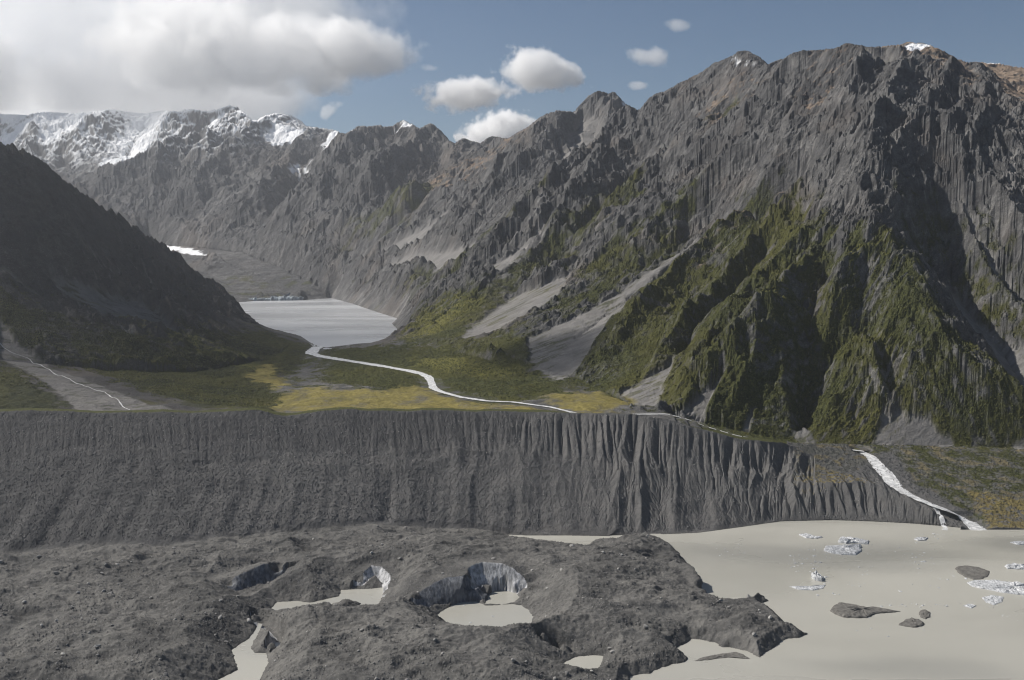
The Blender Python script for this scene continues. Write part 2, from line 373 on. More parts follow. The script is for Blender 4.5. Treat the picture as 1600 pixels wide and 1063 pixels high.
A(line([(1010,300,3950),(930,370,3750),(870,425,3520),(820,460,3330)]))

NCOL = 1300
Uc = np.linspace(-0.62, 0.62, NCOL); ext = np.cumsum(0.00096 * 1.04 ** np.arange(1, 72))
U = np.concatenate([-0.62 - ext[::-1], Uc, 0.62 + ext])
V = np.linspace(math.log(1640), math.log(15500), 1400)
G = Grid(U, V, True)
BASE = membrane(G, lines, levels=7, iters=120)
dxg = np.gradient(U)[None, :] * G.y; dyg = np.gradient(V)[:, None] * G.y
dxg = dxg.astype(F32); dyg = dyg.astype(F32)

def hit(px, py, dmin=1700):
    a, c = ray(px, py); j = np.interp(a, G.U, np.arange(len(G.U))); j = int(round(min(max(j, 0), len(G.U) - 1)))
    d = BASE[:, j] - (H_CAM + c * G.Y); d[G.Y < dmin] = -1
    k = np.argmax(d >= 0)
    if d[k] < 0: k = len(d) - 1
    return (a * G.Y[k], G.Y[k])
def plan(poly, dmin=1700, dens=14):
    out = []; n = len(poly)
    for k in range(n):
        (x1, y1), (x2, y2) = poly[k], poly[(k + 1) % n]; m = max(1, int(math.hypot(x2 - x1, y2 - y1) / dens))
        for t in range(m): out.append(hit(x1 + (x2 - x1) * t / m, y1 + (y2 - y1) * t / m, dmin))
    return out
NX, NY = G.x, G.y; LY = np.log(NY); UU = NX / NY
nw1 = fbm(UU * 60, LY * 60, 4); nw2 = fbm(UU * 60 + 50, LY * 60 + 9, 4)
def area(poly, soft=0.004, warp=0.012, dmin=1700):
    """ragged-edged patch on the ground inside an outline, 0..1"""
    P = [(x / y, math.log(y)) for x, y in plan(poly, dmin)]
    X = UU + warp * nw1; Yv = (LY + warp * 1.6 * nw2)
    p = np.array(P); out = np.zeros(X.shape, F32)
    m = (X > p[:, 0].min() - 0.03) & (X < p[:, 0].max() + 0.03) & (Yv > p[:, 1].min() - 0.05) & (Yv < p[:, 1].max() + 0.05)
    x, yv = X[m], Yv[m]
    d = segdist(P, x, yv); d[inside(P, x, yv)] *= -1
    out[m] = sstep(soft, -soft, d); return out

# --- areas of cover (scree, plants, snow, grass)
screes = [
 [(1100,362),(1062,388),(1010,425),(960,462),(900,497),(845,520),(823,530),(828,565),(850,585),(880,596),(905,580),(925,545),(960,500),(985,475),(1025,430),(1075,388)],
 [(1054,570),(1030,582),(1000,600),(965,620),(990,633),(1028,639),(1036,612)],
 [(1130,602),(1105,622),(1062,655),(1095,664),(1112,640)],
 [(905,405),(885,430),(840,452),(800,465),(765,490),(738,510),(718,530),(770,522),(835,492),(872,468),(885,440)],
 [(870,350),(840,375),(790,410),(740,428),(715,440),(735,446),(790,430),(840,400)],
 [(790,360),(740,385),(690,400),(640,400),(600,420),(640,425),(700,420),(760,395)],
 [(700,330),(660,360),(610,385),(590,400),(640,392),(700,365)],
 [(1482,462),(1500,470),(1540,515),(1580,545),(1605,548),(1640,560),(1640,640),(1600,622),(1570,590),(1545,545),(1510,515)],
 [(1380,650),(1392,662),(1403,648),(1420,660),(1436,652),(1450,662),(1466,672),(1495,698),(1440,704),(1365,702)],
 [(1250,655),(1262,668),(1280,697),(1250,699),(1244,680)], [(1520,692),(1535,688),(1550,699)], [(1580,697),(1600,690),(1640,694),(1640,704),(1590,706)],
 [(1494,295),(1510,330),(1530,372),(1560,415),(1590,465),(1600,490),(1590,490),(1565,455),(1540,415),(1505,350)],
 [(912,195),(930,190),(945,225),(935,242),(890,250),(884,240),(890,222)],
 [(1000,180),(970,205),(930,238),(885,258),(870,250),(910,235),(960,208)],
 [(1180,640),(1168,660),(1158,672),(1170,676)],
 [(1345,85),(1390,95),(1400,120),(1370,125),(1350,105)], [(1480,160),(1520,172),(1530,190),(1500,185)],
 [(0,500),(25,540),(80,575),(150,600),(230,632),(300,645),(200,648),(120,640),(100,622),(60,590),(0,560)],
 [(70,440),(110,470),(160,490),(230,515),(290,535),(250,500),(180,470),(120,450)], [(0,420),(20,440),(60,462),(40,450)],
]
tans = [[(1300,235),(1262,290),(1215,330),(1170,365),(1100,420),(1080,440),(1110,385),(1150,350),(1190,310),(1240,265)],
        [(1505,100),(1560,100),(1640,108),(1800,110),(1800,175),(1610,165),(1560,142)],
        [(1420,66),(1480,85),(1505,105),(1540,150),(1500,160),(1450,120),(1400,110),(1380,85)],
        [(1130,130),(1180,150),(1170,190),(1120,220),(1100,190)], [(1270,90),(1330,130),(1280,200),(1240,180)],
        [(790,235),(700,285),(650,325),(640,345),(700,310),(760,270),(830,250)]]
snows = [[(0,215),(40,210),(75,185),(100,200),(115,180),(130,175),(145,200),(120,245),(108,250),(95,230),(70,225),(40,245),(0,240)],
 [(85,190),(130,180),(185,170),(165,200),(125,225),(90,240),(80,255),(60,250)], [(150,195),(176,178),(150,205),(128,225),(126,215)],
 [(200,185),(240,180),(300,180),(300,197),(250,240),(215,262),(180,275),(155,280),(165,265),(190,250),(180,235),(200,215)],
 [(236,210),(270,205),(300,195),(285,205),(255,235),(222,255)], [(310,232),(345,205),(385,190),(392,200),(355,222),(330,246)],
 [(365,245),(385,220),(400,205),(395,220),(375,248)], [(415,240),(430,220),(470,215),(505,203),(515,210),(495,225),(460,245),(430,242)],
 [(500,262),(515,235),(525,215),(545,220),(560,207),(600,200),(620,200),(600,218),(570,232),(540,250),(512,268)],
 [(610,215),(625,200),(640,202),(652,208),(660,212),(640,220),(618,225)], [(690,225),(705,230),(708,240),(697,232)],
 [(475,275),(482,268),(488,278)], [(455,280),(465,273),(470,282)], [(195,282),(203,268),(202,280)], [(238,272),(250,258),(252,264)],
 [(878,193),(885,197),(892,203),(905,195),(896,203),(886,203)], [(985,170),(998,178),(990,188),(975,178)],
 [(1140,96),(1150,102),(1165,115),(1180,117),(1168,117),(1150,108)], [(1392,82),(1420,76),(1455,78),(1466,86),(1440,102),(1408,97)], [(1515,100),(1540,104),(1560,104),(1545,100)],
 [(240,383),(260,385),(300,390),(340,401),(310,402),(270,393)]]
vegs = [[(880,598),(905,570),(935,530),(965,492),(1000,462),(1050,410),(1110,360),(1170,320),(1205,280),(1215,300),(1190,350),(1260,340),(1300,390),(1345,365),(1385,360),(1425,410),(1455,470),(1490,530),(1540,560),(1590,612),(1660,660),(1660,712),(1500,702),(1250,702),(1110,672),(1040,645),(985,632)],
 [(1500,400),(1530,430),(1560,450),(1600,520),(1640,560),(1640,590),(1590,545),(1540,500),(1500,465)], [(1400,320),(1440,335),(1490,380),(1500,440),(1470,420),(1430,380)],
 [(1530,330),(1550,328),(1575,370),(1610,420),(1640,500),(1600,480),(1560,425),(1530,380)],
 [(1080,345),(1010,395),(960,420),(920,450),(850,485),(840,505),(900,490),(960,455),(1010,420),(1065,380)],
 [(1100,300),(1040,345),(970,385),(910,420),(890,440),(930,440),(1000,390),(1070,350)],
 [(900,360),(840,410),(790,440),(730,460),(660,480),(630,520),(640,535),(720,540),(745,505),(800,460),(880,420),(930,370)],
 [(1000,290),(950,330),(900,370),(870,400),(940,360),(1010,320)], [(1165,165),(1150,190),(1110,205),(1130,180)],
 [(860,330),(800,370),(760,395),(700,440),(660,460),(640,440),(720,410),(790,350),(850,310)],
 [(830,520),(760,525),(700,540),(620,540),(520,545),(500,560),(600,580),(680,595),(700,612),(800,625),(900,615),(880,596),(835,575)],
 [(100,500),(250,530),(330,520),(420,520),(480,540),(490,560),(460,580),(420,600),(450,625),(430,640),(330,640),(250,620),(170,590),(60,560),(0,530),(-200,500),(-200,455),(0,450)],
 [(-200,560),(0,565),(70,605),(115,640),(-200,650)], [(500,560),(580,572),(655,588),(670,605),(620,615),(560,605),(500,595)],
 [(700,300),(640,345),(560,400),(540,395),(600,350),(660,310)]]
grass = [[(420,640),(455,612),(480,606),(540,608),(600,612),(640,600),(672,605),(690,616),(760,630),(850,640),(985,642),(900,650),(600,650)],
 [(380,590),(410,572),(430,570),(425,585),(450,600),(430,612),(415,600)], [(850,620),(900,612),(960,615),(985,630),(940,640),(880,636)]]
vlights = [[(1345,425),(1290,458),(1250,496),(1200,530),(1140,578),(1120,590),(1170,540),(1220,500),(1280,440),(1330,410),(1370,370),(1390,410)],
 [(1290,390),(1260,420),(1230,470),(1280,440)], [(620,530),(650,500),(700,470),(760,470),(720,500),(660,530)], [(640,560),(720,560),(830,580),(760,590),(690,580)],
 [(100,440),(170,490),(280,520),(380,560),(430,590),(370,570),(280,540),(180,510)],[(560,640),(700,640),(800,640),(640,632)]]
def union(ps, **k):
    r = np.zeros(G.shape, F32)
    for p in ps: r = np.maximum(r, area(p, **k))
    return r
m_scree = union(screes, soft=0.003, warp=0.006); m_tan = union(tans, soft=0.012, warp=0.03); m_snow = union(snows, soft=0.002, warp=0.012)
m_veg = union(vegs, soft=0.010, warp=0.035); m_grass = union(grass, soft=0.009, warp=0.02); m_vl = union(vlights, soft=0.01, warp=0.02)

# --- ribs (+) and gullies (-) seen on the slopes: (height in m at 3 km, half width in m at 3 km, course)
RIBS = [
 (40,46,[(1060,138),(1010,195),(960,235),(900,290),(860,330),(815,375)]), (42,46,[(1110,150),(1060,190),(1000,235),(950,275),(900,330),(850,375),(800,415)]),
 (46,50,[(1135,185),(1080,235),(1030,270),(975,320),(930,355),(880,395)]), (46,50,[(1190,175),(1130,235),(1080,270),(1020,325),(960,375),(900,420)]),
 (44,50,[(1210,230),(1165,265),(1120,300),(1060,345),(1010,385),(950,430)]), (40,44,[(1240,95),(1215,150),(1190,190),(1150,225),(1100,255)]),
 (48,50,[(1310,85),(1290,130),(1270,165),(1240,200),(1210,232),(1180,250)]), (46,46,[(1350,105),(1340,150),(1320,190),(1290,230),(1262,262)]),
 (56,55,[(1330,230),(1300,285),(1260,325),(1215,365),(1160,425),(1100,490),(1040,555),(1000,605)]), (52,50,[(1290,345),(1250,400),(1190,460),(1130,530),(1075,600),(1050,635)]),
 (60,46,[(1276,392),(1262,430),(1225,480),(1170,540),(1120,600),(1085,645)]), (50,50,[(1383,392),(1340,420),(1289,455),(1251,493),(1200,526),(1140,575),(1090,625)]),
 (46,40,[(1332,525),(1350,580),(1370,640),(1385,690)]), (40,34,[(1400,485),(1380,530),(1370,580),(1360,620)]), (34,30,[(1462,560),(1430,590),(1405,622),(1395,650)]), (34,30,[(1490,590),(1445,640),(1420,662)]),
 (44,40,[(1548,328),(1570,372),(1600,425),(1640,480)]), (46,40,[(1420,330),(1455,370),(1490,420),(1525,462),(1560,500),(1605,545)]), (50,44,[(1360,262),(1390,300),(1425,350),(1455,400),(1480,450)]),
 (50,46,[(1560,195),(1530,235),(1505,285),(1492,300)]), (44,44,[(1440,112),(1400,165),(1375,205),(1360,255)]), (40,44,[(1500,120),(1470,170),(1440,215),(1410,260),(1390,300)]), (40,44,[(1545,150),(1515,200),(1490,240),(1465,290),(1445,335)]), (40,40,[(1355,212),(1330,250),(1308,290)]), (40,40,[(1415,210),(1450,240),(1485,285)]),
 (30,36,[(1180,330),(1130,375),(1080,425),(1020,485),(960,540),(920,585)]), (26,30,[(1120,395),(1060,450),(1000,510),(950,565)]), (30,30,[(1230,520),(1190,570),(1160,620),(1140,660)]),
 (34,34,[(1300,500),(1290,540),(1270,560),(1240,620),(1230,670)]), (30,30,[(1440,500),(1470,560),(1510,610),(1550,670)]), (24,24,[(1500,610),(1530,650),(1560,690)]),
 (40,50,[(780,228),(720,285),(660,325),(600,365),(560,400)]), (44,50,[(850,185),(835,240),(820,290),(770,335),(730,372),(690,395)]), (36,46,[(800,262),(750,320),(700,370),(640,405)]), (36,44,[(880,300),(830,350),(760,402),(690,440)]),
 (30,50,[(938,160),(930,190),(915,215),(905,240)]), (24,40,[(968,170),(965,200),(955,235)]), (26,50,[(890,190),(878,215),(866,245),(850,262)]),
 (44,56,[(632,192),(600,222),(575,262),(545,290),(510,330),(480,365)]), (50,60,[(672,198),(655,240),(640,270),(600,300),(560,345),(530,390)]), (44,50,[(725,220),(700,262),(665,310),(620,345),(580,368)]), (44,56,[(575,275),(572,310),(555,350),(520,385)]),
 (44,60,[(510,205),(470,255),(430,300),(385,345),(350,378)]), (44,60,[(560,215),(530,262),(500,300),(455,350),(420,392)]), (50,60,[(440,182),(400,232),(352,282),(302,332),(272,366)]), (60,70,[(395,196),(335,240),(270,262),(213,276),(152,298),(122,316)]),
 (50,60,[(590,200),(565,245),(545,280),(500,325)]), (44,50,[(335,240),(310,290),(280,340),(258,370)]), (44,50,[(270,262),(250,300),(235,340)]), (60,60,[(175,172),(150,215),(120,248),(100,282)]), (60,60,[(302,176),(280,215),(250,242),(215,262)]), (60,60,[(360,170),(330,210),(305,236)]), (60,60,[(75,176),(60,220),(40,260)]),
 (40,50,[(0,310),(60,342),(120,382),(200,425),(300,482)]), (40,50,[(0,365),(80,412),(180,470),(300,522)]), (34,44,[(0,262),(70,300),(140,348),(220,400),(300,455)]),
 (-40,40,[(1230,215),(1180,262),(1130,310),(1090,345),(1040,390)]), (-46,34,[(1292,400),(1287,450),(1262,480),(1215,520)]), (-50,36,[(1250,535),(1265,580),(1260,640),(1250,690)]), (-30,22,[(1332,518),(1305,555),(1286,583),(1280,632)]),
 (-36,30,[(1350,500),(1375,560),(1390,612),(1390,650)]), (-40,36,[(1400,300),(1430,360),(1450,402),(1480,462)]), (-30,30,[(1105,360),(1040,425),(960,480),(880,540)]), (-30,30,[(1215,375),(1150,450),(1090,520),(1055,570)]),
 (-34,34,[(1160,150),(1110,200),(1050,250),(990,290),(920,350)]), (-34,34,[(1090,260),(1040,305),(985,350),(920,400),(870,450)]), (-30,34,[(860,330),(800,385),(730,432)]), (-40,44,[(700,240),(680,290),(650,312),(600,340)]), (-40,40,[(480,270),(440,320),(400,365)]), (-36,36,[(1280,100),(1255,150),(1225,195),(1190,225)])]
def course(pts, dens=12):
    out = []
    for (x1, y1), (x2, y2) in zip(pts[:-1], pts[1:]):
        n = max(1, int(math.hypot(x2 - x1, y2 - y1) / dens))
        for t in range(n): out.append(hit(x1 + (x2 - x1) * t / n, y1 + (y2 - y1) * t / n))
    out.append(hit(*pts[-1])); return [(x / y, math.log(y)) for x, y in out]
EMB = np.zeros(G.shape, F32); ew1 = fbm(UU * 75 + 3, LY * 75, 4); ew2 = fbm(UU * 75 + 31, LY * 75 + 5, 4)
for A_, w_, pts in RIBS:
    P = course(pts); p = np.array(P); w_ = w_ / 3000.0
    m_ = (UU > p[:, 0].min() - 5 * w_) & (UU < p[:, 0].max() + 5 * w_) & (LY > p[:, 1].min() - 5 * w_) & (LY < p[:, 1].max() + 5 * w_)
    x, yv = UU[m_] + 0.006 * ew1[m_], LY[m_] + 0.008 * ew2[m_]
    d = segdist(P, x, yv, False); e0 = np.minimum(np.hypot(x - P[0][0], yv - P[0][1]), np.hypot(x - P[-1][0], yv - P[-1][1]))
    EMB[m_] += A_ * np.exp(-d / w_) * (0.35 + 0.65 * sstep(0, 3 * w_, e0)) * (0.8 + 0.5 * ew1[m_])
BASE0 = BASE
# --- relief
XS = UU * 3000; YS = LY * 3000                     # coordinates whose unit grows with distance (1 m at 3 km)
lake_d = sdf([(x, y) for x, y, z in shore2], NX, NY, 400)
floor_m = sstep(0, 120, lake_d) * sstep(1895, 1990, NY + 0.0 * NX)
gx_ = np.gradient(BASE, axis=1) / dxg; gy_ = np.gradient(BASE, axis=0) / dyg; slope0 = np.hypot(gx_, gy_)
steep = sstep(0.18, 0.5, slope0)
cell = np.sqrt(dxg * dyg)
relief = steep * (1 - 0.9 * m_scree) * floor_m
hillm = sstep(-900, -1300, NX + (NY - 2200) * 0.28) * sstep(4600, 4000, NY)      # the smooth dark hillside
rough = (1 - 0.68 * hillm) * np.interp(NY, [6200, 8000], [1.0, 0.75])
dr = np.full(G.shape, 9.0, F32)                                  # keep the crests where they are
for R_ in (R1, R2, R3, SPL):
    q = np.array([(a / b, math.log(b)) for a, b, c in R_]); dr = np.minimum(dr, segdist([tuple(t) for t in q], UU, LY, False))
crestk = 1 - 0.93 * np.exp(-(dr / 0.011) ** 2)
scale = np.clip(NY / 3000, 0.7, 3.2)
WX = NX + 130 * fbm(NX / 420, NY / 420, 4); WY = NY + 130 * fbm(NX / 420 + 7, NY / 420 + 3, 4)
scaleA = np.clip(NY / 3000, 0.7, 2.0)
h = BASE + steep * floor_m * EMB * np.interp(NY, [2000, 2700, 6000, 8000], [1.8, 2.3, 2.3, 2.1]) * np.clip(NY / 3000, 0.7, 2.6) * (1 - 0.7 * m_scree) + relief * rough * ((ridged(WX / 560, WY / 560, 6, 0.5) - 0.42) * 62 * scale ** 0.6 + (ridged(WX / 150 + 9, WY / 150, 4, 0.55) - 0.42) * 20 * scaleA)
h = h + relief * rough * fbm(NX / 45, NY / 45, 3) * 9 * scaleA
ridge_keep = np.zeros(G.shape, F32)
shp2 = (G.shape[0] // 2, G.shape[1] // 2)
h2 = resize(h, shp2); em = steep * (1 - 0.95 * m_scree) * floor_m * (0.35 + 0.65 * rough)
r2 = resize(em, shp2); d2x = resize(dxg, shp2) * 2; d2y = resize(dyg, shp2) * 2
e2, W2 = erode(h2, d2x, d2y, 50, 0.0012, r2, 1.5, 2.2)
h = h + resize(e2 - h2, G.shape)
h, W1 = erode(h, dxg, dyg, 2, 0.001, em, 1.6, 2.0, W=resize(W2, G.shape))
h = BASE + (h - BASE) * crestk
# rock grain, stretched along the fall of the beds
def grain(ang, w, l, o, seed, rgh=0.58):
    ca, sa = math.cos(ang), math.sin(ang); al = XS * ca + YS * sa; ac = -XS * sa + YS * ca
    ac = ac + 0.56 * w * pn_; return ridged(ac / w + seed, al / l, o, rgh) - 0.42
pn_ = fbm(NX / 160, NY / 160, 4)
wr = sstep(0.22, 0.36, UU) * sstep(3600, 2900, NY); wr2 = sstep(0.40, 0.44, UU + 0.0 * NY) * sstep(3600, 2900, NY)
def grain3(w, l, o, seed, rgh=0.58):
    return (grain(0.36, w, l, o, seed, rgh) * (1 - wr) + grain(0.85, w, l, o, seed + 2, rgh) * wr) * (1 - wr2) + grain(2.25, w, l, o, seed + 4, rgh) * wr2
rock3 = grain3(95, 420, 4, 0); rock = grain3(38, 170, 4, 5); rock2 = grain3(15, 55, 3, 9)
ca, sa = math.cos(0.5), math.sin(0.5); along = XS * ca + YS * sa; across = -XS * sa + YS * ca
rmod = np.clip(0.75 + 1.3 * fbm(NX / 330 + 4, NY / 330, 3), 0.12, 1.7)
rk = steep * (1 - m_scree) * (1 - 0.6 * m_tan) * (1 - 0.55 * m_veg) * floor_m * (1 - 0.7 * m_snow)
h = h + rk * rough * (rock3 * 24 + rock * 24 * rmod + rock2 * 17 * rmod) * scaleA * np.interp(NY, [5500, 8000], [1, 0.55]) * (0.4 + 0.6 * crestk)
h = h + (1 - m_scree) * (1 - m_grass) * floor_m * fbm(XS / 12, YS / 12, 3) * 2.6 * np.clip(scale, 0.7, 2.2) * (0.5 + 0.8 * m_veg) * np.interp(NY, [6000, 8000], [1, 0.4])
h = h + (1 - floor_m) * 0 + (1 - steep) * sstep(2, 30, lake_d) * (fbm(NX / 70, NY / 90, 4) * 7 + fbm(NX / 28, NY / 34, 4) * 4 * m_veg * (1 - m_grass))
cx_ = XS - 0.2 * h / scaleA; cy_ = YS + 0.45 * h / scaleA
vz = fbm(XS / 17, YS / 14, 3)
crag = 7 * vz * m_veg + (ridged(cx_ / 140 + 3, cy_ / 140, 4, 0.6) - 0.42) * 20 + (ridged(cx_ / 46, cy_ / 46 + 8, 4, 0.62) - 0.42) * 16
bed = ridged((h / scaleA * 0.8 - XS * 0.55 + 12 * fbm(XS / 60, YS / 60, 3)) / 44, (XS + 0.6 * YS) / 260, 4, 0.6) - 0.42
crag = crag + 17 * bed * (1 - 0.6 * m_veg) * rmod
h = h + rk * rough * crag * scaleA ** 0.7 * (0.35 + 0.65 * crestk) * (1 - 0.35 * m_veg) * (1 - 0.6 * hillm)
white = rng.normal(size=G.shape).astype(F32)
h = h + white * cell * 0.13 * (rk * rough * rmod * 1.3 + 1.5 * m_veg * (1 - m_scree) * floor_m * steep) * np.interp(NY, [6200, 8000], [1, 0.5]) * crestk
for _ in range(14):                                            # loose rock cannot stand steeper than this
    hp = np.pad(h, 1, mode='edge'); lo = np.minimum(np.minimum(hp[:-2, 1:-1] + 1.9 * dyg, hp[2:, 1:-1] + 1.9 * dyg), np.minimum(hp[1:-1, :-2] + 1.9 * dxg, hp[1:-1, 2:] + 1.9 * dxg))
    h = np.minimum(h, 0.35 * h + 0.65 * lo)
# fine rills on the scree
h = h + m_scree * steep * ridged(across / 14, along / 160, 3) * 0.6
# keep the crests against the sky at the height they have
sky_px = [(a * 0 + a, b) for a, b in [(-500,180),(0,178),(40,180),(75,176),(120,178),(150,176),(175,172),(200,176),(230,178),(250,173),(280,176),(300,172),(325,176),(345,172),(360,166),(372,170),(380,175),(395,191),(405,189),(415,183),(428,180),(440,178),(450,180),(460,183),(470,190),(480,199),(495,200),(510,202),(525,205),(540,212),(548,206),(560,199),(575,200),(590,198),(602,200),(615,197),(622,192),(632,189),(644,196),(655,203),(664,199),(672,195),(680,199),(690,207),(700,219),(710,228),(717,222),(725,217),(738,222),(750,226),(765,215),(774,213),(785,217),(795,219),(805,213),(830,197),(855,180),(870,175),(885,176),(897,177),(910,160),(922,149),(935,142),(945,145),(952,147),(960,144),(966,151),(975,160),(985,168),(997,176),(1000,175),(1015,155),(1028,148),(1040,145),(1060,132),(1075,124),(1090,117),(1115,100),(1130,94),(1145,87),(1152,82),(1160,80),(1170,82),(1180,86),(1190,92),(1200,102),(1225,92),(1245,81),(1260,80),(1275,80),(1290,77),(1305,77),(1322,70),(1335,70),(1365,76),(1400,72),(1420,66),(1435,68),(1450,70),(1475,82),(1490,90),(1500,95),(1510,98),(1520,98),(1560,101),(1600,108),(1650,110)]]
su = np.array([ray(*q)[0] for q in sky_px]); sc_ = np.array([ray(*q)[1] for q in sky_px])
ct = np.interp(G.U, su, sc_, left=9, right=9) + 0.0022 * fbm(G.U * 200, G.U * 0 + 2, 5, 0.65) + 0.0022 * (ridged(G.U * 330, G.U * 0 + 7, 3) - 0.5); ct = np.where((G.U < su[0]) | (G.U > su[-1]), 9, ct)[None, :].astype(F32)
sg = (h - H_CAM) / NY; h = np.where(sg > ct, H_CAM + NY * (ct + (sg - ct) * 0.12), h)
# --- stream from the upper lake and its channel
river_px = [(497,542),(489,548),(486,552.5),(500,557),(530,562),(560,566.5),(600,573),(640,580),(660,585),(670,590),(674,598),(677,607),(690,613),(720,621),(760,627),(800,628.5),(860,636.5),(900,639),(950,640.5),(1000,641),(1040,646.5),(1075,656),(1100,666),(1150,681),(1220,694),(1300,699),(1350,706)]
rv = []
for px, py in river_px:
    if px <= 860: p = fz(px, py, LAKE2 + 1 - 5 * (px - 490) / 400)
    else:
        p = at(px, py, {900:1890,950:1875,1000:1880,1040:1882,1075:1885,1100:1888,1150:1885,1220:1885,1300:1890,1350:1880}[px])
    rv.append(p)
rv = np.array(rv)
def resample(P, step):
    d = np.concatenate([[0], np.cumsum(np.hypot(*(np.diff(P, axis=0)[:, :2].T)))]); n = int(d[-1] / step)
    t = np.linspace(0, d[-1], n); return np.stack([np.interp(t, d, P[:, k]) for k in range(P.shape[1])], -1)
rvs = resample(rv, 12.0); zs = np.minimum.accumulate(rvs[:, 2]); rvs[:, 2] = zs
near = (NY < 3400) & (NX > -800) & (NX < 900)
rd = np.full(G.shape, 1e3, F32); rz = np.zeros(G.shape, F32)
xx, yy = NX[near], NY[near]; bd = np.full(xx.shape, 1e3, F32); bz = np.zeros(xx.shape, F32)
for q in rvs[::2]:
    d = np.hypot(xx - q[0], yy - q[1]); b = d < bd; bd[b] = d[b]; bz[b] = q[2]
rd[near] = bd; rz[near] = bz
wch = np.exp(-(np.maximum(rd - 16, 0) / 26) ** 2)
h = h * (1 - wch) + (rz - 0.8) * wch * (rd < 900) + 0
h = np.where(lake_d < 0, np.minimum(h, LAKE2 - 4 - np.minimum(-lake_d, 60) * 0.1), h)
HM = h.astype(F32)

# --- cover weights
hs = np.hypot(np.gradient(HM, axis=1) / dxg, np.gradient(HM, axis=0) / dyg)
pn = fbm(XS / 28, YS / 28, 4); pn2 = fbm(NX / 130, NY / 130, 4)
veg = m_veg * sstep(2.6, 1.75, hs + pn * 0.7 + 0.5 * pn2)
veg = np.maximum(veg, sstep(0.08, 0.35, pn2 + 0.5 * pn) * sstep(620, 380, HM) * sstep(1.1, 0.6, hs) * (NY < 6500) * 0.8)
creep = sstep(0.30, 0.42, ridged(across / 30 + 3, along / 260, 3) - 0.35 + 0.25 * pn) * sstep(0.1, 0.5, pn2 + 0.35)
veg = np.maximum(veg * (1 - m_scree), m_scree * creep * 0.75 * (NY < 3600))
gul = sstep(18, 90, W1) * steep * (1 - hillm) * sstep(0.25, 0.5, pn + 0.4)
scree_w = np.maximum(m_scree * (0.85 + 0.15 * pn), gul * 0.85 * (1 - 0.7 * m_veg))
snowline = sstep(1450 - 260 * sstep(-0.22, -0.34, UU), 1850 - 260 * sstep(-0.22, -0.34, UU), HM + 220 * pn2 + 160 * pn) * sstep(7000, 8000, NY) * sstep(1.5, 1.0, hs + 0.4 * pn) * 0.9
peaksn = sstep(0.1, 0.3, pn + 0.25 * pn2) * (area([(925,150),(935,140),(965,142),(985,165),(998,177),(985,190),(960,175),(940,165)], 0.004, 0.012, 4800) + 0.0)
snow = np.maximum(np.maximum(m_snow * sstep(2.4, 1.6, hs + 0.5 * pn), snowline), np.clip(peaksn, 0, 1))
grs = m_grass * sstep(0.75, 0.4, hs) * sstep(-0.75, 0.15, fbm(NX / 60, NY / 110, 5, 0.6) + 0.3 * pn)
veg = veg * (1 - 0.85 * sstep(0.12, 0.30, rock) * sstep(-0.15, 0.2, pn2 + 0.5 * pn) * steep)
veg = veg * (1 - snow)
cover = np.stack([np.clip(veg, 0, 1), np.clip(scree_w, 0, 1), np.clip(snow, 0, 1), np.clip(grs, 0, 1)], -1).astype(F32)
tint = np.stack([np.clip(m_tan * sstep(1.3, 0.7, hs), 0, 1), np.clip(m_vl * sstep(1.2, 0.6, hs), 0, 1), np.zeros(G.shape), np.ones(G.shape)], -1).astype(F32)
attrs = {'cover': cover, 'tint': tint}
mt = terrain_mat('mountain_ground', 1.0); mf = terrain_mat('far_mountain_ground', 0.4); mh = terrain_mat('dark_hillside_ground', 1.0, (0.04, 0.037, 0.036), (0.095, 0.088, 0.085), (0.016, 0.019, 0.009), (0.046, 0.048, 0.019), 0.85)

# --- split the ground into the places it is made of
crest_u = np.array([p[0] / p[1] for p in crest]); crest_D = np.array([p[1] for p in crest]); crest_Z = np.array([p[2] for p in crest])
def clipD(u): return np.where(u > crest_u[-1], np.interp(u, [crest_u[-1], crest_u[-1] + 0.03, 2], [crest_D[-1] + 55, 1885, 1885]), np.interp(u, crest_u, crest_D) + 50)
keep = NY > clipD(UU)
hill = inside([(x, y) for x, y in plan([(-700,660),(-700,-300),(-300,60),(0,225),(100,293),(226,375),(357,470),(376,489),(410,513),(485,537),(487,553),(440,590),(420,605),(432,640),(400,660)], 1700)], NX, NY)
hill |= (UU < -0.30) & (NY < 3300) & (NX < -900)
floor_ = (BASE < 215) & (slope0 < 0.2) & ~hill & (NY < 4200)
icef = inside(plan([(226,383),(300,387),(380,397),(440,420),(480,442),(512,463),(470,466.5),(400,467),(355,468),(300,425),(240,392)]), NX, NY)
far = (NY > 6300) & ~hill
f_ok = keep[:-1, :-1]
cl = np.where(hill, 1, np.where(icef, 3, np.where(far, 2, np.where(floor_, 4, 0))))[:-1, :-1]
def part(i, name, m, lab):
    o = split_grid(G, HM, f_ok & (cl == i), name, m, attrs, i in (3,)); tag(o, lab, None, None, 'structure'); return o
part(0, 'mountain', mt, 'big grey rocky mountain with green lower slopes and pale scree fans beside the valley')
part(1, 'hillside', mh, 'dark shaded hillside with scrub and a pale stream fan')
part(2, 'mountain_range', mf, 'distant snowy mountain range under the cloud bank')
part(3, 'far_glacier', mf, 'distant debris covered valley glacier ending in the upper lake')
part(4, 'valley_floor', mt, 'flat valley floor with golden grass and dark scrub')

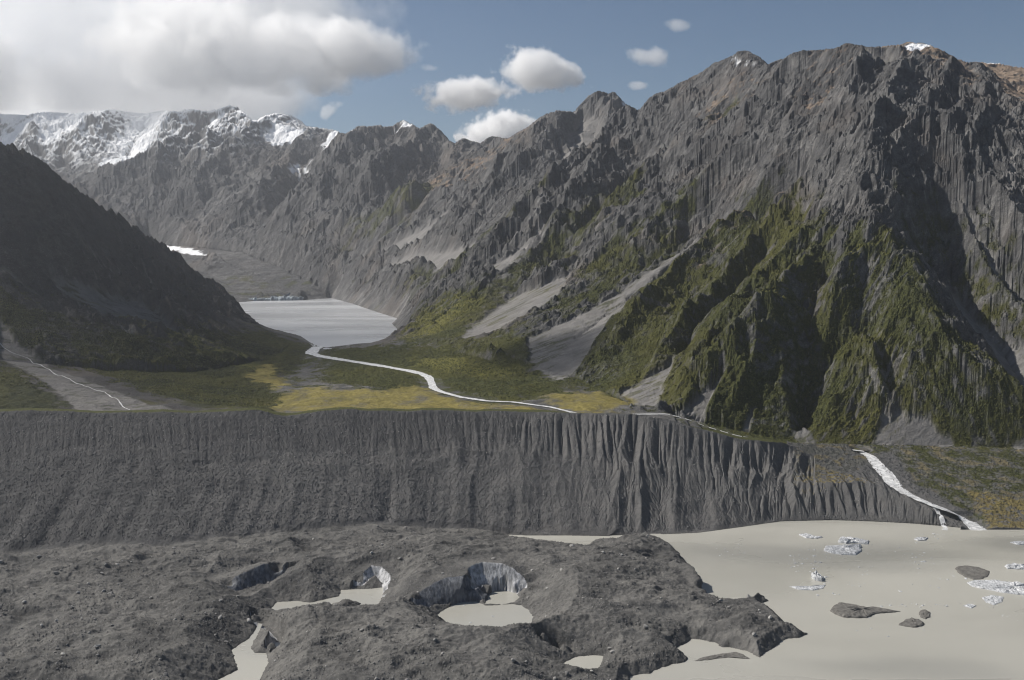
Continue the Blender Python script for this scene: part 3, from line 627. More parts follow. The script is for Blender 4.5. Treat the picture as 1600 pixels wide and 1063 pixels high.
# ================================================================== WATER MATERIALS
def water_mat(name, c1, c2, rough=0.22, sc=0.006):
    m = NT(name); P = m.pos(); st = m.mapping(P, (0.35, 1.0, 1), (0, 0, 0.12))
    n = m.noise(sc, 5, 0.55, st, 0.6); n2 = m.noise(0.08, 3, 0.5, P)
    c = m.mix(m.mrange(n, 0.3, 0.7), c1, c2)
    r = m.mrange(n, 0.35, 0.7, rough, rough + 0.2)
    m.surf(c, r, m.bump(m.noise(0.35, 3, 0.6, P), 0.5, 0.06), 0.5); return m.m
m_lake = water_mat('silty_water', (0.315, 0.308, 0.274), (0.365, 0.356, 0.316))
m_lake2 = water_mat('grey_water', (0.36, 0.37, 0.385), (0.44, 0.45, 0.46), 0.18, 0.002)
def sheet(name, poly, z, mat, lab):
    import bmesh
    bm = bmesh.new(); vs = [bm.verts.new((x, y, z)) for x, y in poly]; f = bm.faces.new(vs)
    if f.normal.z < 0: f.normal_flip()
    bm.normal_update(); bmesh.ops.triangulate(bm, faces=bm.faces[:])
    me = bpy.data.meshes.new(name); bm.to_mesh(me); bm.free(); me.materials.append(mat)
    o = link(bpy.data.objects.new(name, me)); tag(o, lab, None, None, 'structure'); return o
cx2 = sum(p[0] for p in shore2) / len(shore2); cy2 = sum(p[1] for p in shore2) / len(shore2)
sheet('upper_lake', [((x - cx2) * 1.06 + cx2, (y - cy2) * 1.06 + cy2) for x, y, z in shore2], LAKE2, m_lake2, 'pale grey lake filling the valley in the middle distance')
sheet('lake', [(-1300, 700), (1500, 700), (1500, 1730), (-1300, 1730)], 0.0, m_lake, 'beige silty lake in the foreground')

# white water
m = NT('white_water'); P = m.pos(); n = m.noise(0.12, 6, 0.7, P)
m.surf(m.mix(m.mrange(n, 0.3, 0.7), (0.30, 0.305, 0.31), (0.74, 0.74, 0.73)), 0.5, m.bump(n, 1.0, 0.4), 0.3); m_white = m.m
def ribbon(name, P, width, mat, lab, lift=0.0):
    P = np.asarray(P); T = np.gradient(P[:, :2], axis=0); T /= np.maximum(np.hypot(T[:, 0], T[:, 1])[:, None], 1e-6)
    N = np.stack([-T[:, 1], T[:, 0]], -1); n = len(P); w = np.broadcast_to(width, (n,))
    K = 5; V = []
    for k in range(K):
        o = (k / (K - 1) - 0.5)
        jit = (fbm(np.arange(n) * 0.31 + 50 * k, np.full(n, 3.7 * k), 3) * 0.35) if k in (0, K - 1) else 0
        V.append(np.concatenate([P[:, :2] + N * (w * (o + np.sign(o) * jit * 0.5))[:, None], (P[:, 2] + lift - 0.25 * abs(o))[:, None]], 1))
    V = np.stack(V, 1).reshape(-1, 3); F = []
    for i in range(n - 1):
        for k in range(K - 1): a = i * K + k; F.append((a, a + K, a + K + 1, a + 1))
    o = mesh_np(name, V, F, mat); tag(o, lab, None, None, 'structure'); return o
rr = resample(rvs, 6.0)
wd = np.interp(rr[:, 1], [1850, 2000, 2400, 3200], [9, 11, 22, 40]) * (1 + 0.5 * fbm(np.arange(len(rr)) * 0.06, np.zeros(len(rr)), 3))
ribbon('river', rr, np.maximum(wd, 6), m_white, 'white river winding from the upper lake across the valley floor', 0.8)
# small hillside stream
sp = [hit(x, y) for x, y in [(-30,520),(0,543),(20,553),(45,562),(75,578),(110,595),(140,607),(165,614),(180,625),(190,632),(203,642)]]
sp = resample(np.array([(x, y, 0) for x, y in sp]), 8.0); sp[:, 2] = G.sample(HM, sp[:, 0], sp[:, 1])
sp[:, 0] += 5 * fbm(np.arange(len(sp)) * 0.2, np.zeros(len(sp)), 3)
ribbon('stream', sp, np.maximum(1.2, 2.6 * (0.7 + fbm(np.arange(len(sp)) * 0.25, np.ones(len(sp)), 2))), m_white, 'thin white stream running down the pale fan of the dark hillside', 1.2)

# ================================================================== FOREGROUND: MORAINE WALL, GLACIER, LAKE SHORE
FG = Grid(np.linspace(-0.63, 0.63, 1340), np.linspace(850, 1960, 900), False)
def sz(px, py, z): x, y, z = fz(px, py, z); return (x, y, z)
gl = []; B = gl.append
B(crest)
B([at(px, py - (3.5 if not 870 < px < 1120 else -0.3), D + 50) for px, py, D in crest_px]); B([(p[0], p[1] + 130, p[2] - 45) for p in crest])
foot_px = [(-250,880,24),(-120,872,26),(0,866,28),(80,858,29),(150,851,30),(250,852,32),(300,845,32),(440,826,32),(520,822,28),(600,820,24),(700,827,10),(760,835,1),(800,837,0),(880,837,0),(960,838,0),(1040,835,0),(1090,833,0),(1150,825,0),(1220,815,0),(1300,813,0),(1360,815,0),(1420,818,0),(1470,822,0),(1500,825,0)]
foot = [fz(*p) for p in foot_px]; B(foot)
B(line([(1230,693,1830),(1300,697,1880),(1370,700,1895)])); B(line([(1190,730,1745),(1236,756,1702),(1270,756,1694),(1300,755,1690),(1340,752,1692),(1370,757,1690),(1420,778,1648),(1462,802,1608),(1490,818,1588)]))
B(line([(1240,725,1770),(1300,728,1780),(1350,733,1775)]))
rv2 = line([(1345,706,1890),(1360,713,1840),(1372,728,1798),(1385,741,1765),(1392,752,1735),(1402,762,1712),(1420,772,1685),(1442,782,1662),(1462,790,1645),(1482,797,1632)]) + [fz(1500,806,12), fz(1515,816,5), fz(1530,829,-0.3), fz(1540,838,-2)]
B(rv2)
B(line([(1385,708,1880),(1405,722,1825),(1420,735,1790),(1445,748,1752),(1470,760,1722),(1500,774,1690),(1530,785,1665),(1552,802,1630),(1562,818,1600)]))
B(line([(1400,700,1895),(1500,702,1900),(1640,706,1905),(1800,712,1905)])); B(line([(1480,745,1765),(1560,742,1790),(1660,744,1790),(1800,746,1790)])); B(line([(1545,770,1700),(1600,775,1695),(1700,780,1690)])); B(line([(1560,800,1640),(1600,806,1630),(1700,810,1625)]))
B([fz(1548,832,0), fz(1575,833,0), fz(1600,829,0), fz(1700,827,0), fz(1850,825,0)]); B(line([(1400,690,1945),(1800,700,1955)]))
shore_px = [(760,836),(815,847),(872,853),(911,858),(930,848),(957,849),(985,842),(1010,839),(1041,848),(1057,862),(1070,878),(1084,893),(1096,905),(1096,922),(1098,931),(1126,943),(1145,944),(1163,941),(1179,933),(1193,932),(1202,939),(1187,946),(1205,955),(1220,968),(1232,982),(1265,992),(1245,996),(1228,998),(1215,1008),(1200,1018),(1187,1027),(1175,1024),(1163,1016),(1130,1010),(1106,1001),(1081,998),(1055,1013),(1073,1027),(1065,1035),(1024,1045),(1012,1053),(985,1056),(980,1075),(950,1110)]
shore = [fz(px, py, 0)[:2] for px, py in shore_px]
glac_poly = shore + [(60, 860), (-900, 860), (-1100, 1600), (-700, 1640)] + [(p[0], p[1] + 110) for p in foot[6:10]] + [(foot[10][0], foot[10][1] + 20), (foot[11][0], foot[11][1] + 8)]
FX, FY = FG.x, FG.y
wob = 7
GX = FX + wob * fbm(FX / 22, FY / 22, 4); GY = FY + wob * fbm(FX / 22 + 40, FY / 22 + 8, 4)
gd = sdf(glac_poly, GX, GY, 400)                              # negative on the glacier
fbase = membrane(FG, gl, levels=6, iters=110, step=3.0)
fx_ = np.array([p[0] / p[1] for p in foot]); fD = np.array([p[1] for p in foot]); FU = FX / FY
footY = np.interp(FU, fx_, fD); crestY = np.interp(FU, crest_u, crest_D)
t_wall = (FY - footY) / (crestY - footY)
lakef = FY < np.where(FU > fx_[-1], 1585, footY)
# glacier surface
hum = ridged((FX + 0.3 * FY) / 210, (FY - 0.25 * FX) / 120, 3) * 0.6 + fbm(FX / 60, FY / 45, 4) * 0.6
hum2 = ridged((FX + 0.4 * FY) / 46, FY / 24, 4)
dI = -gd
gz_ = np.where(dI > 0, 1.0 + np.minimum(dI * 0.8, 9) + 24 * sstep(5, 150, dI) * np.interp(FY + 0 * FX, [1340, 1480], [1, 0.45]) * np.interp(FX, [-700, -100, 150, 420], [0.75, 1.0, 0.85, 0.45]), np.maximum(-6, -0.15 + dI * 0.4))
gz_ = gz_ + sstep(2, 40, dI) * (hum * 15 + 7 * fbm(FX / 130, FY / 90, 3))
# kettle ponds with their ice cliffs
def pond_outline(pts, z): return [fz(px, py, z)[:2] for px, py in pts]
def poly_px(pts, z0): return pond_outline(pts, z0)
PZ = 5.0
p1 = pond_outline([(682,962),(697,951),(712,943),(728,940),(745,940),(758,946),(775,946),(800,944),(815,946),(826,954),(833,964),(829,977),(815,983),(795,988),(770,990),(745,989),(727,986),(712,982),(703,977),(695,970)], PZ)
p1b = pond_outline([(758,944),(763,930),(772,923),(790,922),(806,927),(811,933),(802,941),(785,945)], PZ)
p2 = pond_outline([(420,956),(431,941),(464,939),(484,942),(503,938),(515,935),(529,932),(533,922),(555,921),(580,920),(599,918),(600,925),(595,938),(590,950),(577,958),(555,960),(558,950),(564,943),(541,937),(530,941),(518,952),(507,958),(470,960),(437,959)], 6.0)
p3 = pond_outline([(318,1075),(345,1060),(372,1047),(366,1030),(362,1016),(376,1006),(389,998),(399,985),(404,974),(410,975),(404,990),(396,1004),(392,1014),(400,1020),(416,1021),(420,1035),(412,1050),(400,1075)], 7.0)
p4 = pond_outline([(877,1038),(890,1031),(902,1026),(925,1024),(943,1025),(940,1037),(933,1047),(915,1050),(895,1046)], 4.0)
ponds = [(p1, PZ, 'round beige kettle pond below the curved ice cliffs on the glacier'), (p1b, PZ, None), (p2, 6.0, 'ragged narrow pond with mud islets on the dark debris of the glacier'),
         (p3, 7.0, 'winding pond beside a white ice wall near the bottom edge of the glacier'), (p4, 4.0, 'small oval pond near the lower edge of the debris covered glacier')]
dp_all = []
for P_, z_, _ in ponds:
    d = sdf(P_, FX + 2.5 * fbm(FX / 8, FY / 8, 3), FY + 2.5 * fbm(FX / 8 + 5, FY / 8, 3), 160); dp_all.append((d, z_))
    gz_ = np.minimum(gz_, np.where(d < 0, z_ - 0.4 - np.minimum(-d, 8) * 0.3, z_ + 0.5 + 0.55 * d + 1e3 * (d > 120)))
d_ = sdf(pond_outline([(362,912),(380,902),(408,894),(428,892),(424,905),(408,922),(380,936)], 14.0), FX + 2.5 * fbm(FX / 9, FY / 9, 3), FY, 160)       # dry pit under the lone ice cliff
gz_ = np.minimum(gz_, np.where(d_ < 0, 14.0, 14.0 + 0.5 * d_ + 1e3 * (d_ > 120)))
pd_ = np.minimum.reduce([d for d, z in dp_all]); k_ = sstep(0, 16, pd_) * sstep(1, 22, dI)
gx1 = FX + 5 * fbm(FX / 30, FY / 30, 3); gy1 = FY + 5 * fbm(FX / 30 + 9, FY / 30, 3)
fine_ = (ridged((gx1 + 0.5 * gy1) / 60, gy1 / 26, 4, 0.55) - 0.42) * 9 * sstep(-0.5, 0.4, fbm(FX / 150, FY / 110, 3)) + fbm(FX / 24, FY / 17, 4, 0.45) * 3.6 + (ridged(FX / 9, FY / 9, 3, 0.5) - 0.4) * 1.3 * sstep(-0.35, 0.3, fbm(FX / 70 + 5, FY / 50, 3))
gz_ = np.where(dI > 0, np.where(pd_ > 0, gz_ + k_ * fine_ * np.where(pd_ < 60, 0.8, 1.0), gz_), gz_)
rub = np.abs(rng.normal(size=FG.shape)).astype(F32) ** 2.5 * sstep(-0.4, 0.25, fbm(FX / 90, FY / 60, 3))
gz_ = gz_ + np.minimum(rub * 0.2, 1.6) * sstep(0, 5, dI) * sstep(0, 5, pd_)
ice_m = np.zeros(FG.shape, F32)
def cliff(rim_px, base_pts, zb, ztop):
    """steep ice face: between the foot line at the water and the rim, ground beyond the rim lifted to the rim height"""
    global gz_, ice_m
    pass
# rims: height of the glacier just behind each pond is raised so that a steep face shows
def rim(line_px, face, h_back, d_pond, zb, back=60):
    """line_px: rim as (px,py,D); raises the surface behind the rim and drops a face to the pond within `face` metres"""
    global gz_, ice_m
    L = [at(*p) for p in line_px]; P_ = [(a[0], a[1]) for a in L]
    x0, x1 = min(p[0] for p in P_) - 140, max(p[0] for p in P_) + 140; y0, y1 = min(p[1] for p in P_) - 160, max(p[1] for p in P_) + 160
    m = (FX > x0) & (FX < x1) & (FY > y0) & (FY < y1)
    X, Y = FX[m] + 2.2 * fbm(FX[m] / 7, FY[m] / 7, 3), FY[m]
    best = np.full(X.shape, 1e9, F32); zt = np.zeros(X.shape, F32); side = np.zeros(X.shape, F32)
    for a, b in zip(L[:-1], L[1:]):
        ex, ey = b[0] - a[0], b[1] - a[1]; q = ex * ex + ey * ey
        t = np.clip(((X - a[0]) * ex + (Y - a[1]) * ey) / q, 0, 1); dx_, dy_ = X - a[0] - t * ex, Y - a[1] - t * ey
        d = np.hypot(dx_, dy_); k = d < best; best[k] = d[k]; zt[k] = (a[2] + t * (b[2] - a[2]))[k]; side[k] = np.sign(ex * dy_ - ey * dx_)[k]
    s = best * side                                            # positive behind the rim
    cur = gz_[m]; ends = np.minimum(np.hypot(X - L[0][0], Y - L[0][1]), np.hypot(X - L[-1][0], Y - L[-1][1]))
    w = sstep(0, 14, ends)
    backz = zt + (cur - zt) * sstep(4, back, s)
    new = np.where(s > 0, backz, np.where(s > -face, zb + (zt - zb) * np.clip(1 + s / face, 0, 1) ** 0.8, np.minimum(cur, zb + 0.0 * s + np.maximum(0, -s - 40) * 1e3)))
    new = np.where((s < -face), cur, new)
    infl = np.where(s > 0, sstep(back, back * 0.5, s), 1.0) * np.where(s < -face - 30, 0, 1) * w
    gz_[m] = cur * (1 - infl) + new * infl
    im = (sstep(-face - 2, -face + 1, s) * sstep(1.0, -0.8, s) * w)
    ice_m[m] = np.maximum(ice_m[m], im)
rim([(648,934,1213),(660,922,1228),(680,910,1240),(701,901,1252),(730,897,1262),(742,906,1262),(756,918,1264)], 22, 10, None, PZ)
rim([(728,897,1268),(731,888,1282),(742,881,1292),(754,878.5,1297),(784,880.5,1296),(800,888,1291),(815,900,1284),(824,912,1276),(822,922,1270),(815,930,1266)], 20, 10, None, PZ)
rim([(354,908,1262),(380,895,1280),(411,881,1302),(433,880,1310)], 15, 8, None, 14)
rim([(560,900,1300),(580,884,1322),(596,886,1320),(610,900,1300),(604,925,1262)], 11, 8, None, 8, 25)
rim([(398,972,1170),(418,985,1150),(432,1000,1126),(425,1030,1085)], 8, 8, None, 8, 20)
rim([(1066,875,1345),(1083,885,1322),(1090,897,1305),(1099,912,1282)][::-1], 6, 5, None, 0.5, 25)
rim([(850,1023,1086),(868,1024,1084),(884,1026,1080)], 9, 6, None, 4.5, 18)
for (d, z_) in dp_all: gz_ = np.where(d < 0, np.minimum(gz_, z_ - 0.4 - np.minimum(-d, 8) * 0.3), gz_)
# moraine wall
wallm = sstep(0.0, 0.06, t_wall) * sstep(1.02, 0.97, t_wall) * (FU < crest_u[-1] + 0.03)
fz_w = fbase.copy()
q0 = fbm(FX / 90 + 3, FY / 90, 4)
amp = np.interp(FX, [-900, -250, 0, 150, 700], [0.26, 0.34, 0.55, 1.15, 1.15]); upper = sstep(0.35, 0.85, t_wall)
amp = amp * (0.75 + 0.9 * fbm(FX / 130, np.zeros_like(FX), 2))
wx = np.where(FX < 100, FU * 1700, FU * 1700) + 4 * fbm(FX / 25, t_wall * 2.5, 4) + 10 * fbm(FX / 150, t_wall * 1.2 + 4, 2)
def cut(f, w, ty, o): return sstep(1 - w, 1.0, 1 - np.abs(perlin(wx / f + o, t_wall * ty + o)))
carve = cut(34, 0.35, 0.8, 3) * 9 * sstep(-250, 150, FX) + cut(15, 0.45, 1.3, 11) * 4.5 + cut(7, 0.6, 2.2, 23) * 2.0
lf = sstep(260, 60, FX + 60 * q0)
carve = carve * (1 - lf * (1 - sstep(0.56, 0.68, t_wall + 0.10 * q0)) * 0.85)
carve = carve * sstep(-0.35, 0.25, fbm(FX / 55 + 2, t_wall * 1.6, 3) + 0.25 * upper)
prof = np.sin(np.clip(t_wall, 0, 1) * np.pi) ** 0.5
fz_w = fz_w - wallm * prof * carve * amp * (0.25 + 0.85 * upper)
fz_w = fz_w + wallm * prof * (ridged(wx / 75 + 3, t_wall * 0.9, 3) - 0.4) * 18 * amp
fz_w = fz_w + wallm * 9 * (fbm(FX / 38 + 8, t_wall * 0.5, 2)) * sstep(0.6, 0.15, t_wall)
fz_w = fz_w + wallm * (fbm(FX / 90, FY / 40, 4) * 6 + fbm(FX / 7, FY / 7, 4) * 1.1)
fz_w = fz_w + sstep(0.86, 0.97, t_wall) * sstep(1.03, 1.0, t_wall) * (FU < crest_u[-1]) * np.interp(FX, [50, 150, 350, 420], [1, 0.3, 0.3, 1]) * (2.6 * fbm(FX / 45, FX * 0 + 3, 4) + 0.9 * ridged(FX / 14, FX * 0 + 1, 2) - 0.6)
# broken ledges part-way up
led = fbm(FX / 110 + 3, FY / 200, 3); fz_w = fz_w - wallm * 2.5 * sstep(0.02, 0.0, np.abs(t_wall - 0.56 - 0.12 * led) - 0.03) * sstep(-0.05, 0.2, fbm(FX / 70, FY / 400 + 5, 3)) * sstep(120, -20, FX)
low = (FU > 0.29) & (FY > footY - 5) & (FY < 1720)
gn = ridged(FX / 24, FY / 130, 4); rvU = np.interp(FY, np.array(rv2)[::-1, 1], (np.array(rv2)[:, 0] / np.array(rv2)[:, 1])[::-1])
lowm = sstep(0.28, 0.31, FU) * sstep(2, 22, fbase) * sstep(60, 50, fbase) * sstep(0.0, -0.02, FU - rvU)
fz_w = fz_w + lowm * (gn - 0.5) * 13 + sstep(0.27, 0.3, FU) * sstep(1, 8, fbase) * fbm(FX / 10, FY / 10, 4) * 2.0
fz_w = fz_w + np.maximum(wallm, sstep(0.27, 0.3, FU)) * np.minimum(np.abs(rng.normal(size=FG.shape)).astype(F32) ** 3 * 0.14, 2.0)
dxf = (np.gradient(FG.U)[None, :] * FY).astype(F32); dyf = np.gradient(FG.V)[:, None].astype(F32) + 0 * FY
emask = (np.maximum(wallm, lowm) * sstep(1.03, 0.98, t_wall) * np.clip(amp, 0.15, 1) * (1 - 0.85 * lf * sstep(0.75, 0.55, t_wall))).astype(F32)
j0 = int(np.searchsorted(FG.Y, 1360))
sub, _ = erode(fz_w[j0:], dxf[j0:], dyf[j0:], 30, 0.010, emask[j0:], 1.1, 1.2); fz_w[j0:] = sub
# bed of the outlet river
rv2s = resample(np.array(rv2), 6.0); rd2 = segdist([(p[0], p[1]) for p in rv2s[::2]], FX, FY, False)
rzz = np.interp(FY, rv2s[::-1, 1], rv2s[::-1, 2]); wch = np.exp(-(np.maximum(rd2 - 11, 0) / 9) ** 2) * (FX > 500)
fz_w = fz_w * (1 - wch) + (rzz - 0.6) * wch + wch * sstep(3, 9, rd2) * np.abs(fbm(FX / 3, FY / 3, 2)) * 1.5
onwall = (FY > footY) | (FU > fx_[-1])
FH = np.where(lakef & (FU > fx_[-1]), np.minimum(fz_w, -0.3 - (1585 - FY) * 0.05), np.where(onwall, fz_w, gz_))
# blend glacier and wall along the foot
bl = sstep(-14, 14, FY - footY + 6 * fbm(FX / 15, FY / 15, 3)) * (FU <= fx_[-1]); FH = np.where(FU <= fx_[-1], np.where(gd < 30, gz_ * (1 - bl) + np.maximum(fz_w, gz_ * 0) * bl, np.where(onwall, fz_w, -4)), FH)
FH = np.where((FU <= fx_[-1]) & ~onwall & (gd > 0), np.minimum(FH, -0.3 - 0.05 * np.minimum(gd, 40)), FH).astype(F32)

# cover of the foreground
fhs = np.hypot(np.gradient(FH, axis=1) / dxf, np.gradient(FH, axis=0) / dyf)
q1 = fbm(FX / 35, FY / 35, 4); q2 = fbm(FX / 8, FY / 8, 3)
FUU, FLY = FU, FY
def farea(px, soft=6, warp=14, zref=None):
    P_ = [fz(a, b, zref(a, b) if callable(zref) else zref)[:2] for a, b in px]
    d = sdf(P_, FX + warp * q1, FY + warp * q2, 120); return sstep(soft, -soft, d)
flat = farea([(1230,697),(1380,702),(1500,704),(1700,708),(1700,752),(1560,760),(1540,768),(1470,750),(1425,738),(1400,712),(1375,712),(1365,722),(1330,735),(1240,748),(1240,720)], 8, 16, 62)
flat2 = farea([(1510,764),(1560,768),(1700,776),(1700,826),(1600,824),(1570,818),(1552,800),(1540,785)], 6, 10, 38)
terr = farea([(1205,690),(1330,700),(1370,715),(1370,755),(1300,756),(1240,756),(1215,735)], 8, 16, 66)
fveg = np.clip(flat * sstep(-0.25, 0.2, q1 + 0.6 * q2), 0, 1) * sstep(1.0, 0.6, fhs)
ybits = farea([(1240,748),(1300,740),(1365,748),(1360,756),(1290,757),(1240,756)], 4, 10, 56) * sstep(-0.1, 0.25, q2)
fgrass = np.clip(np.maximum(flat2 * 0.75 * sstep(-0.4, 0.1, q1 + q2), ybits * 0.8) + flat * 0.5 * sstep(0.1, 0.3, -q1), 0, 1) * sstep(1.0, 0.6, fhs)
topveg = sstep(1.0, 1.01, t_wall + 0.008 * q2) * (FU < crest_u[-1]) * sstep(0.9, 0.5, fhs)
fveg = np.clip(np.maximum(fveg * (1 - 0.75 * terr), topveg), 0, 1) * (1 - fgrass)
isw = sstep(-4, 8, FY - footY) * (FU < fx_[-1]) + (FU >= fx_[-1]); isw = np.clip(isw, 0, 1)
till_shade = np.maximum(sstep(0.55, 0.75, t_wall + 0.16 * q1) * sstep(150, -150, FX + 120 * q1), 0.75 * sstep(-380, -620, FX + 160 * q1))  # dark till band above; cloud shade at the left end put into colour
fcov = np.stack([fveg, isw * (1 - fveg), ice_m, fgrass], -1).astype(F32)
ftint = np.stack([np.clip(till_shade, 0, 1), sstep(0.5, 0.25, np.abs(q1)) * 0 + np.clip(q1 + 0.5, 0, 1), sstep(2.2, 0.3, FH - 0.0) * 1.0, np.ones(FG.shape)], -1).astype(F32)
fattrs = {'cover': fcov, 'tint': ftint}

m = NT('moraine_gravel'); P = m.pos(); v, w_, ic, gr = m.attr('cover'); ti, lt, wet, _ = m.attr('tint')
a1 = m.noise(0.03, 7, 0.62, P); a2 = m.noise(0.22, 6, 0.7, P); a3 = m.noise(0.9, 4, 0.7, P)
vo = m.n('ShaderNodeTexVoronoi'); vo.inputs['Scale'].default_value = 0.32; m.l(P, vo.inputs['Vector'])
db = m.mix(m.mrange(a2, 0.3, 0.72), (0.068, 0.067, 0.065), (0.145, 0.141, 0.134)); db = m.mix(m.mrange(a1, 0.42, 0.66, 0, 0.55), db, (0.165, 0.16, 0.149)); db = m.mix(m.mrange(m.noise(0.012, 5, 0.6, P), 0.55, 0.38, 0, 0.55), db, (0.055, 0.055, 0.055))
db = m.mix(m.mrange(vo.outputs['Distance'], 0.22, 0.05, 0, 0.6), db, m.mix(vo.outputs['Color'], (0.10, 0.098, 0.095), (0.36, 0.35, 0.33)))
wl = m.mix(m.mrange(a2, 0.3, 0.7), (0.074, 0.0735, 0.073), (0.122, 0.12, 0.118)); wl = m.mix(m.mrange(a1, 0.4, 0.65, 0, 0.5), wl, (0.125, 0.12, 0.115))
wl = m.mix(m.mrange(vo.outputs['Distance'], 0.16, 0.04, 0, 0.35), wl, (0.24, 0.235, 0.225)); wl = m.mix(m.math('MULTIPLY', ti, 0.9), wl, m.mix(a2, (0.05, 0.05, 0.052), (0.085, 0.084, 0.084)))
c = m.mix(w_, db, wl)
c = m.mix(v, c, m.mix(m.mrange(a2, 0.35, 0.65), (0.03, 0.036, 0.013), (0.075, 0.075, 0.028)))
c = m.mix(gr, c, m.mix(m.mrange(a2, 0.3, 0.65), (0.10, 0.072, 0.025), (0.21, 0.17, 0.05)))
bp = m.bump(m.math('ADD', a2, m.math('MULTIPLY', a3, 0.35)), 2.2, 0.75)
m.surf(c, 0.95, bp, 0.1); m_grav = m.m
def ice_mat(name, c0, c1, c2):
    m = NT(name); P = m.pos(); a1 = m.noise(0.45, 5, 0.65, m.mapping(P, (0.6, 0.4, 0.07))); a2 = m.noise(0.05, 4, 0.5, P)
    c = m.ramp(a1, [(0.34, c0), (0.46, c1), (0.60, c2)]); c = m.mix(m.mrange(a2, 0.4, 0.65, 0, 0.5), c, tuple(0.6 * v for v in c1))
    m.surf(c, 0.65, m.bump(a1, 1.5, 0.8), 0.25); return m.m
m_dice = ice_mat('dirty_ice', (0.10, 0.10, 0.105), (0.28, 0.285, 0.29), (0.52, 0.52, 0.53)); m_shaded_ice = ice_mat('shaded_ice', (0.045, 0.048, 0.055), (0.085, 0.092, 0.105), (0.17, 0.18, 0.195))  # second ice is a darker copy, shade of turned-away cliffs put into colour
fkeep = FY < clipD(FU) + 34
fk = fkeep[:-1, :-1]
icef_ = (ice_m > 0.5)[:-1, :-1]
below = ((FH < -3.0) & (gd > 15) & (FY < footY - 20) & (FU < fx_[-1]))[:-1, :-1]
wallf = (np.where(FU < fx_[-1], FY > footY, True))[:-1, :-1] & (FU < 0.285)[:-1, :-1]
flatf = ((FU >= 0.285) & (FY > np.where(FU < fx_[-1], footY, 1500)))[:-1, :-1]
o = split_grid(FG, FH, fk & wallf & ~icef_, 'moraine', m_grav, fattrs, False); tag(o, 'tall grey moraine wall of fluted gravel', None, None, 'structure')
o = split_grid(FG, FH, fk & flatf & ~icef_, 'outwash_ground', m_grav, fattrs, False); tag(o, 'grey terrace and scrubby flat beside the outlet river', None, None, 'structure')
o = split_grid(FG, FH, fk & ~wallf & ~flatf & ~icef_ & ~below, 'glacier', m_grav, fattrs, True); tag(o, 'debris covered glacier with grey rubble', None, None, 'structure')
rr2 = resample(rv2s, 4.0); wv = np.interp(rr2[:, 1], [1570, 1600, 1680, 1760, 1900], [34, 25, 24, 30, 11])
ribbon('river', rr2, wv, m_white, 'white outlet river tumbling through its gravel banks into the beige lake', 0.2)
br = [at(px, py, D) for px, py, D in [(1446,783,1660),(1458,791,1645),(1468,800,1625),(1475,810,1606),(1478,819,1594),(1476,826,1582)]]
br = resample(np.array(br), 4.0); br[:, 2] = np.maximum(FG.sample(FH, br[:, 0], br[:, 1]), -0.2); br[:, 2] = np.minimum.accumulate(br[:, 2])
ribbon('river', br, 8 + 4 * fbm(np.arange(len(br)) * 0.3, np.zeros(len(br)), 2), m_white, 'small left branch of the outlet river where it splits before the lake', 0.5)
sheet('pond', [((x - np.mean([q[0] for q in p1])) * 1.12 + np.mean([q[0] for q in p1]), (y - np.mean([q[1] for q in p1])) * 1.12 + np.mean([q[1] for q in p1])) for x, y in p1], PZ, m_lake, ponds[0][2])
sheet('pond', [((x - np.mean([q[0] for q in p1b])) * 1.06 + np.mean([q[0] for q in p1b]), (y - np.mean([q[1] for q in p1b])) * 1.06 + np.mean([q[1] for q in p1b])) for x, y in p1b], PZ + 0.02, m_lake, 'small upper kettle pond under the pale ice cliff')
for k in (2, 3, 4):
    P_, z_, lab = ponds[k]; q = np.array(P_); x0, y0 = q.min(0) - 12; x1, y1 = q.max(0) + 12
    sheet('pond', P_, z_, m_lake, lab)

# ================================================================== ICE CLIFFS
cliffs = [((600, 760), (1150, 1285), 'dark shaded ice cliff curving round the left side of the kettle pond', 0),
          ]
fyc = FY[:-1, :-1]; fuc = FU[:-1, :-1]; fxc = FX[:-1, :-1]
def box(x0, x1, y0, y1): return (fxc > x0) & (fxc < x1) & (fyc > y0) & (fyc < y1)
def kcent(px, py, D): p = at(px, py, D); return p
regs = {}
def cliff_obj(px0, px1, d0, d1, lab, taken, mat=None):
    x0u, x1u = ray(px0, 900)[0], ray(px1, 900)[0]
    mk = icef_ & (fuc > x0u) & (fuc < x1u) & (fyc > d0) & (fyc < d1) & ~taken
    if mk.any():
        o = split_grid(FG, FH, mk, 'ice_cliff', mat or m_dice, fattrs); tag(o, lab, 'ice cliff', 'ice cliffs on the glacier', 'thing')
    return taken | mk
tk = np.zeros(icef_.shape, bool)
tk = cliff_obj(735, 850, 1258, 1330, 'pale grey ice cliff curving behind the small upper kettle pond', tk)
tk = cliff_obj(630, 770, 1180, 1300, 'dark shaded ice cliff on the left side of the round kettle pond', tk, m_shaded_ice)
tk = cliff_obj(340, 450, 1210, 1340, 'dark hollow ice cliff standing alone on the debris, without a pond', tk, m_shaded_ice)
tk = cliff_obj(540, 630, 1230, 1340, 'narrow white ice cliff at the right end of the ragged pond', tk)
tk = cliff_obj(380, 450, 1060, 1200, 'broken white ice wall beside the winding pond near the bottom edge', tk)
tk = cliff_obj(1050, 1120, 1250, 1360, 'short dark ice cliff where the glacier meets the open lake', tk, m_shaded_ice)
tk = cliff_obj(830, 900, 1040, 1110, 'low dark ice cliff above the small oval pond', tk, m_shaded_ice)
rest = icef_ & ~tk & fk
print('ICE left', int(rest.sum()))

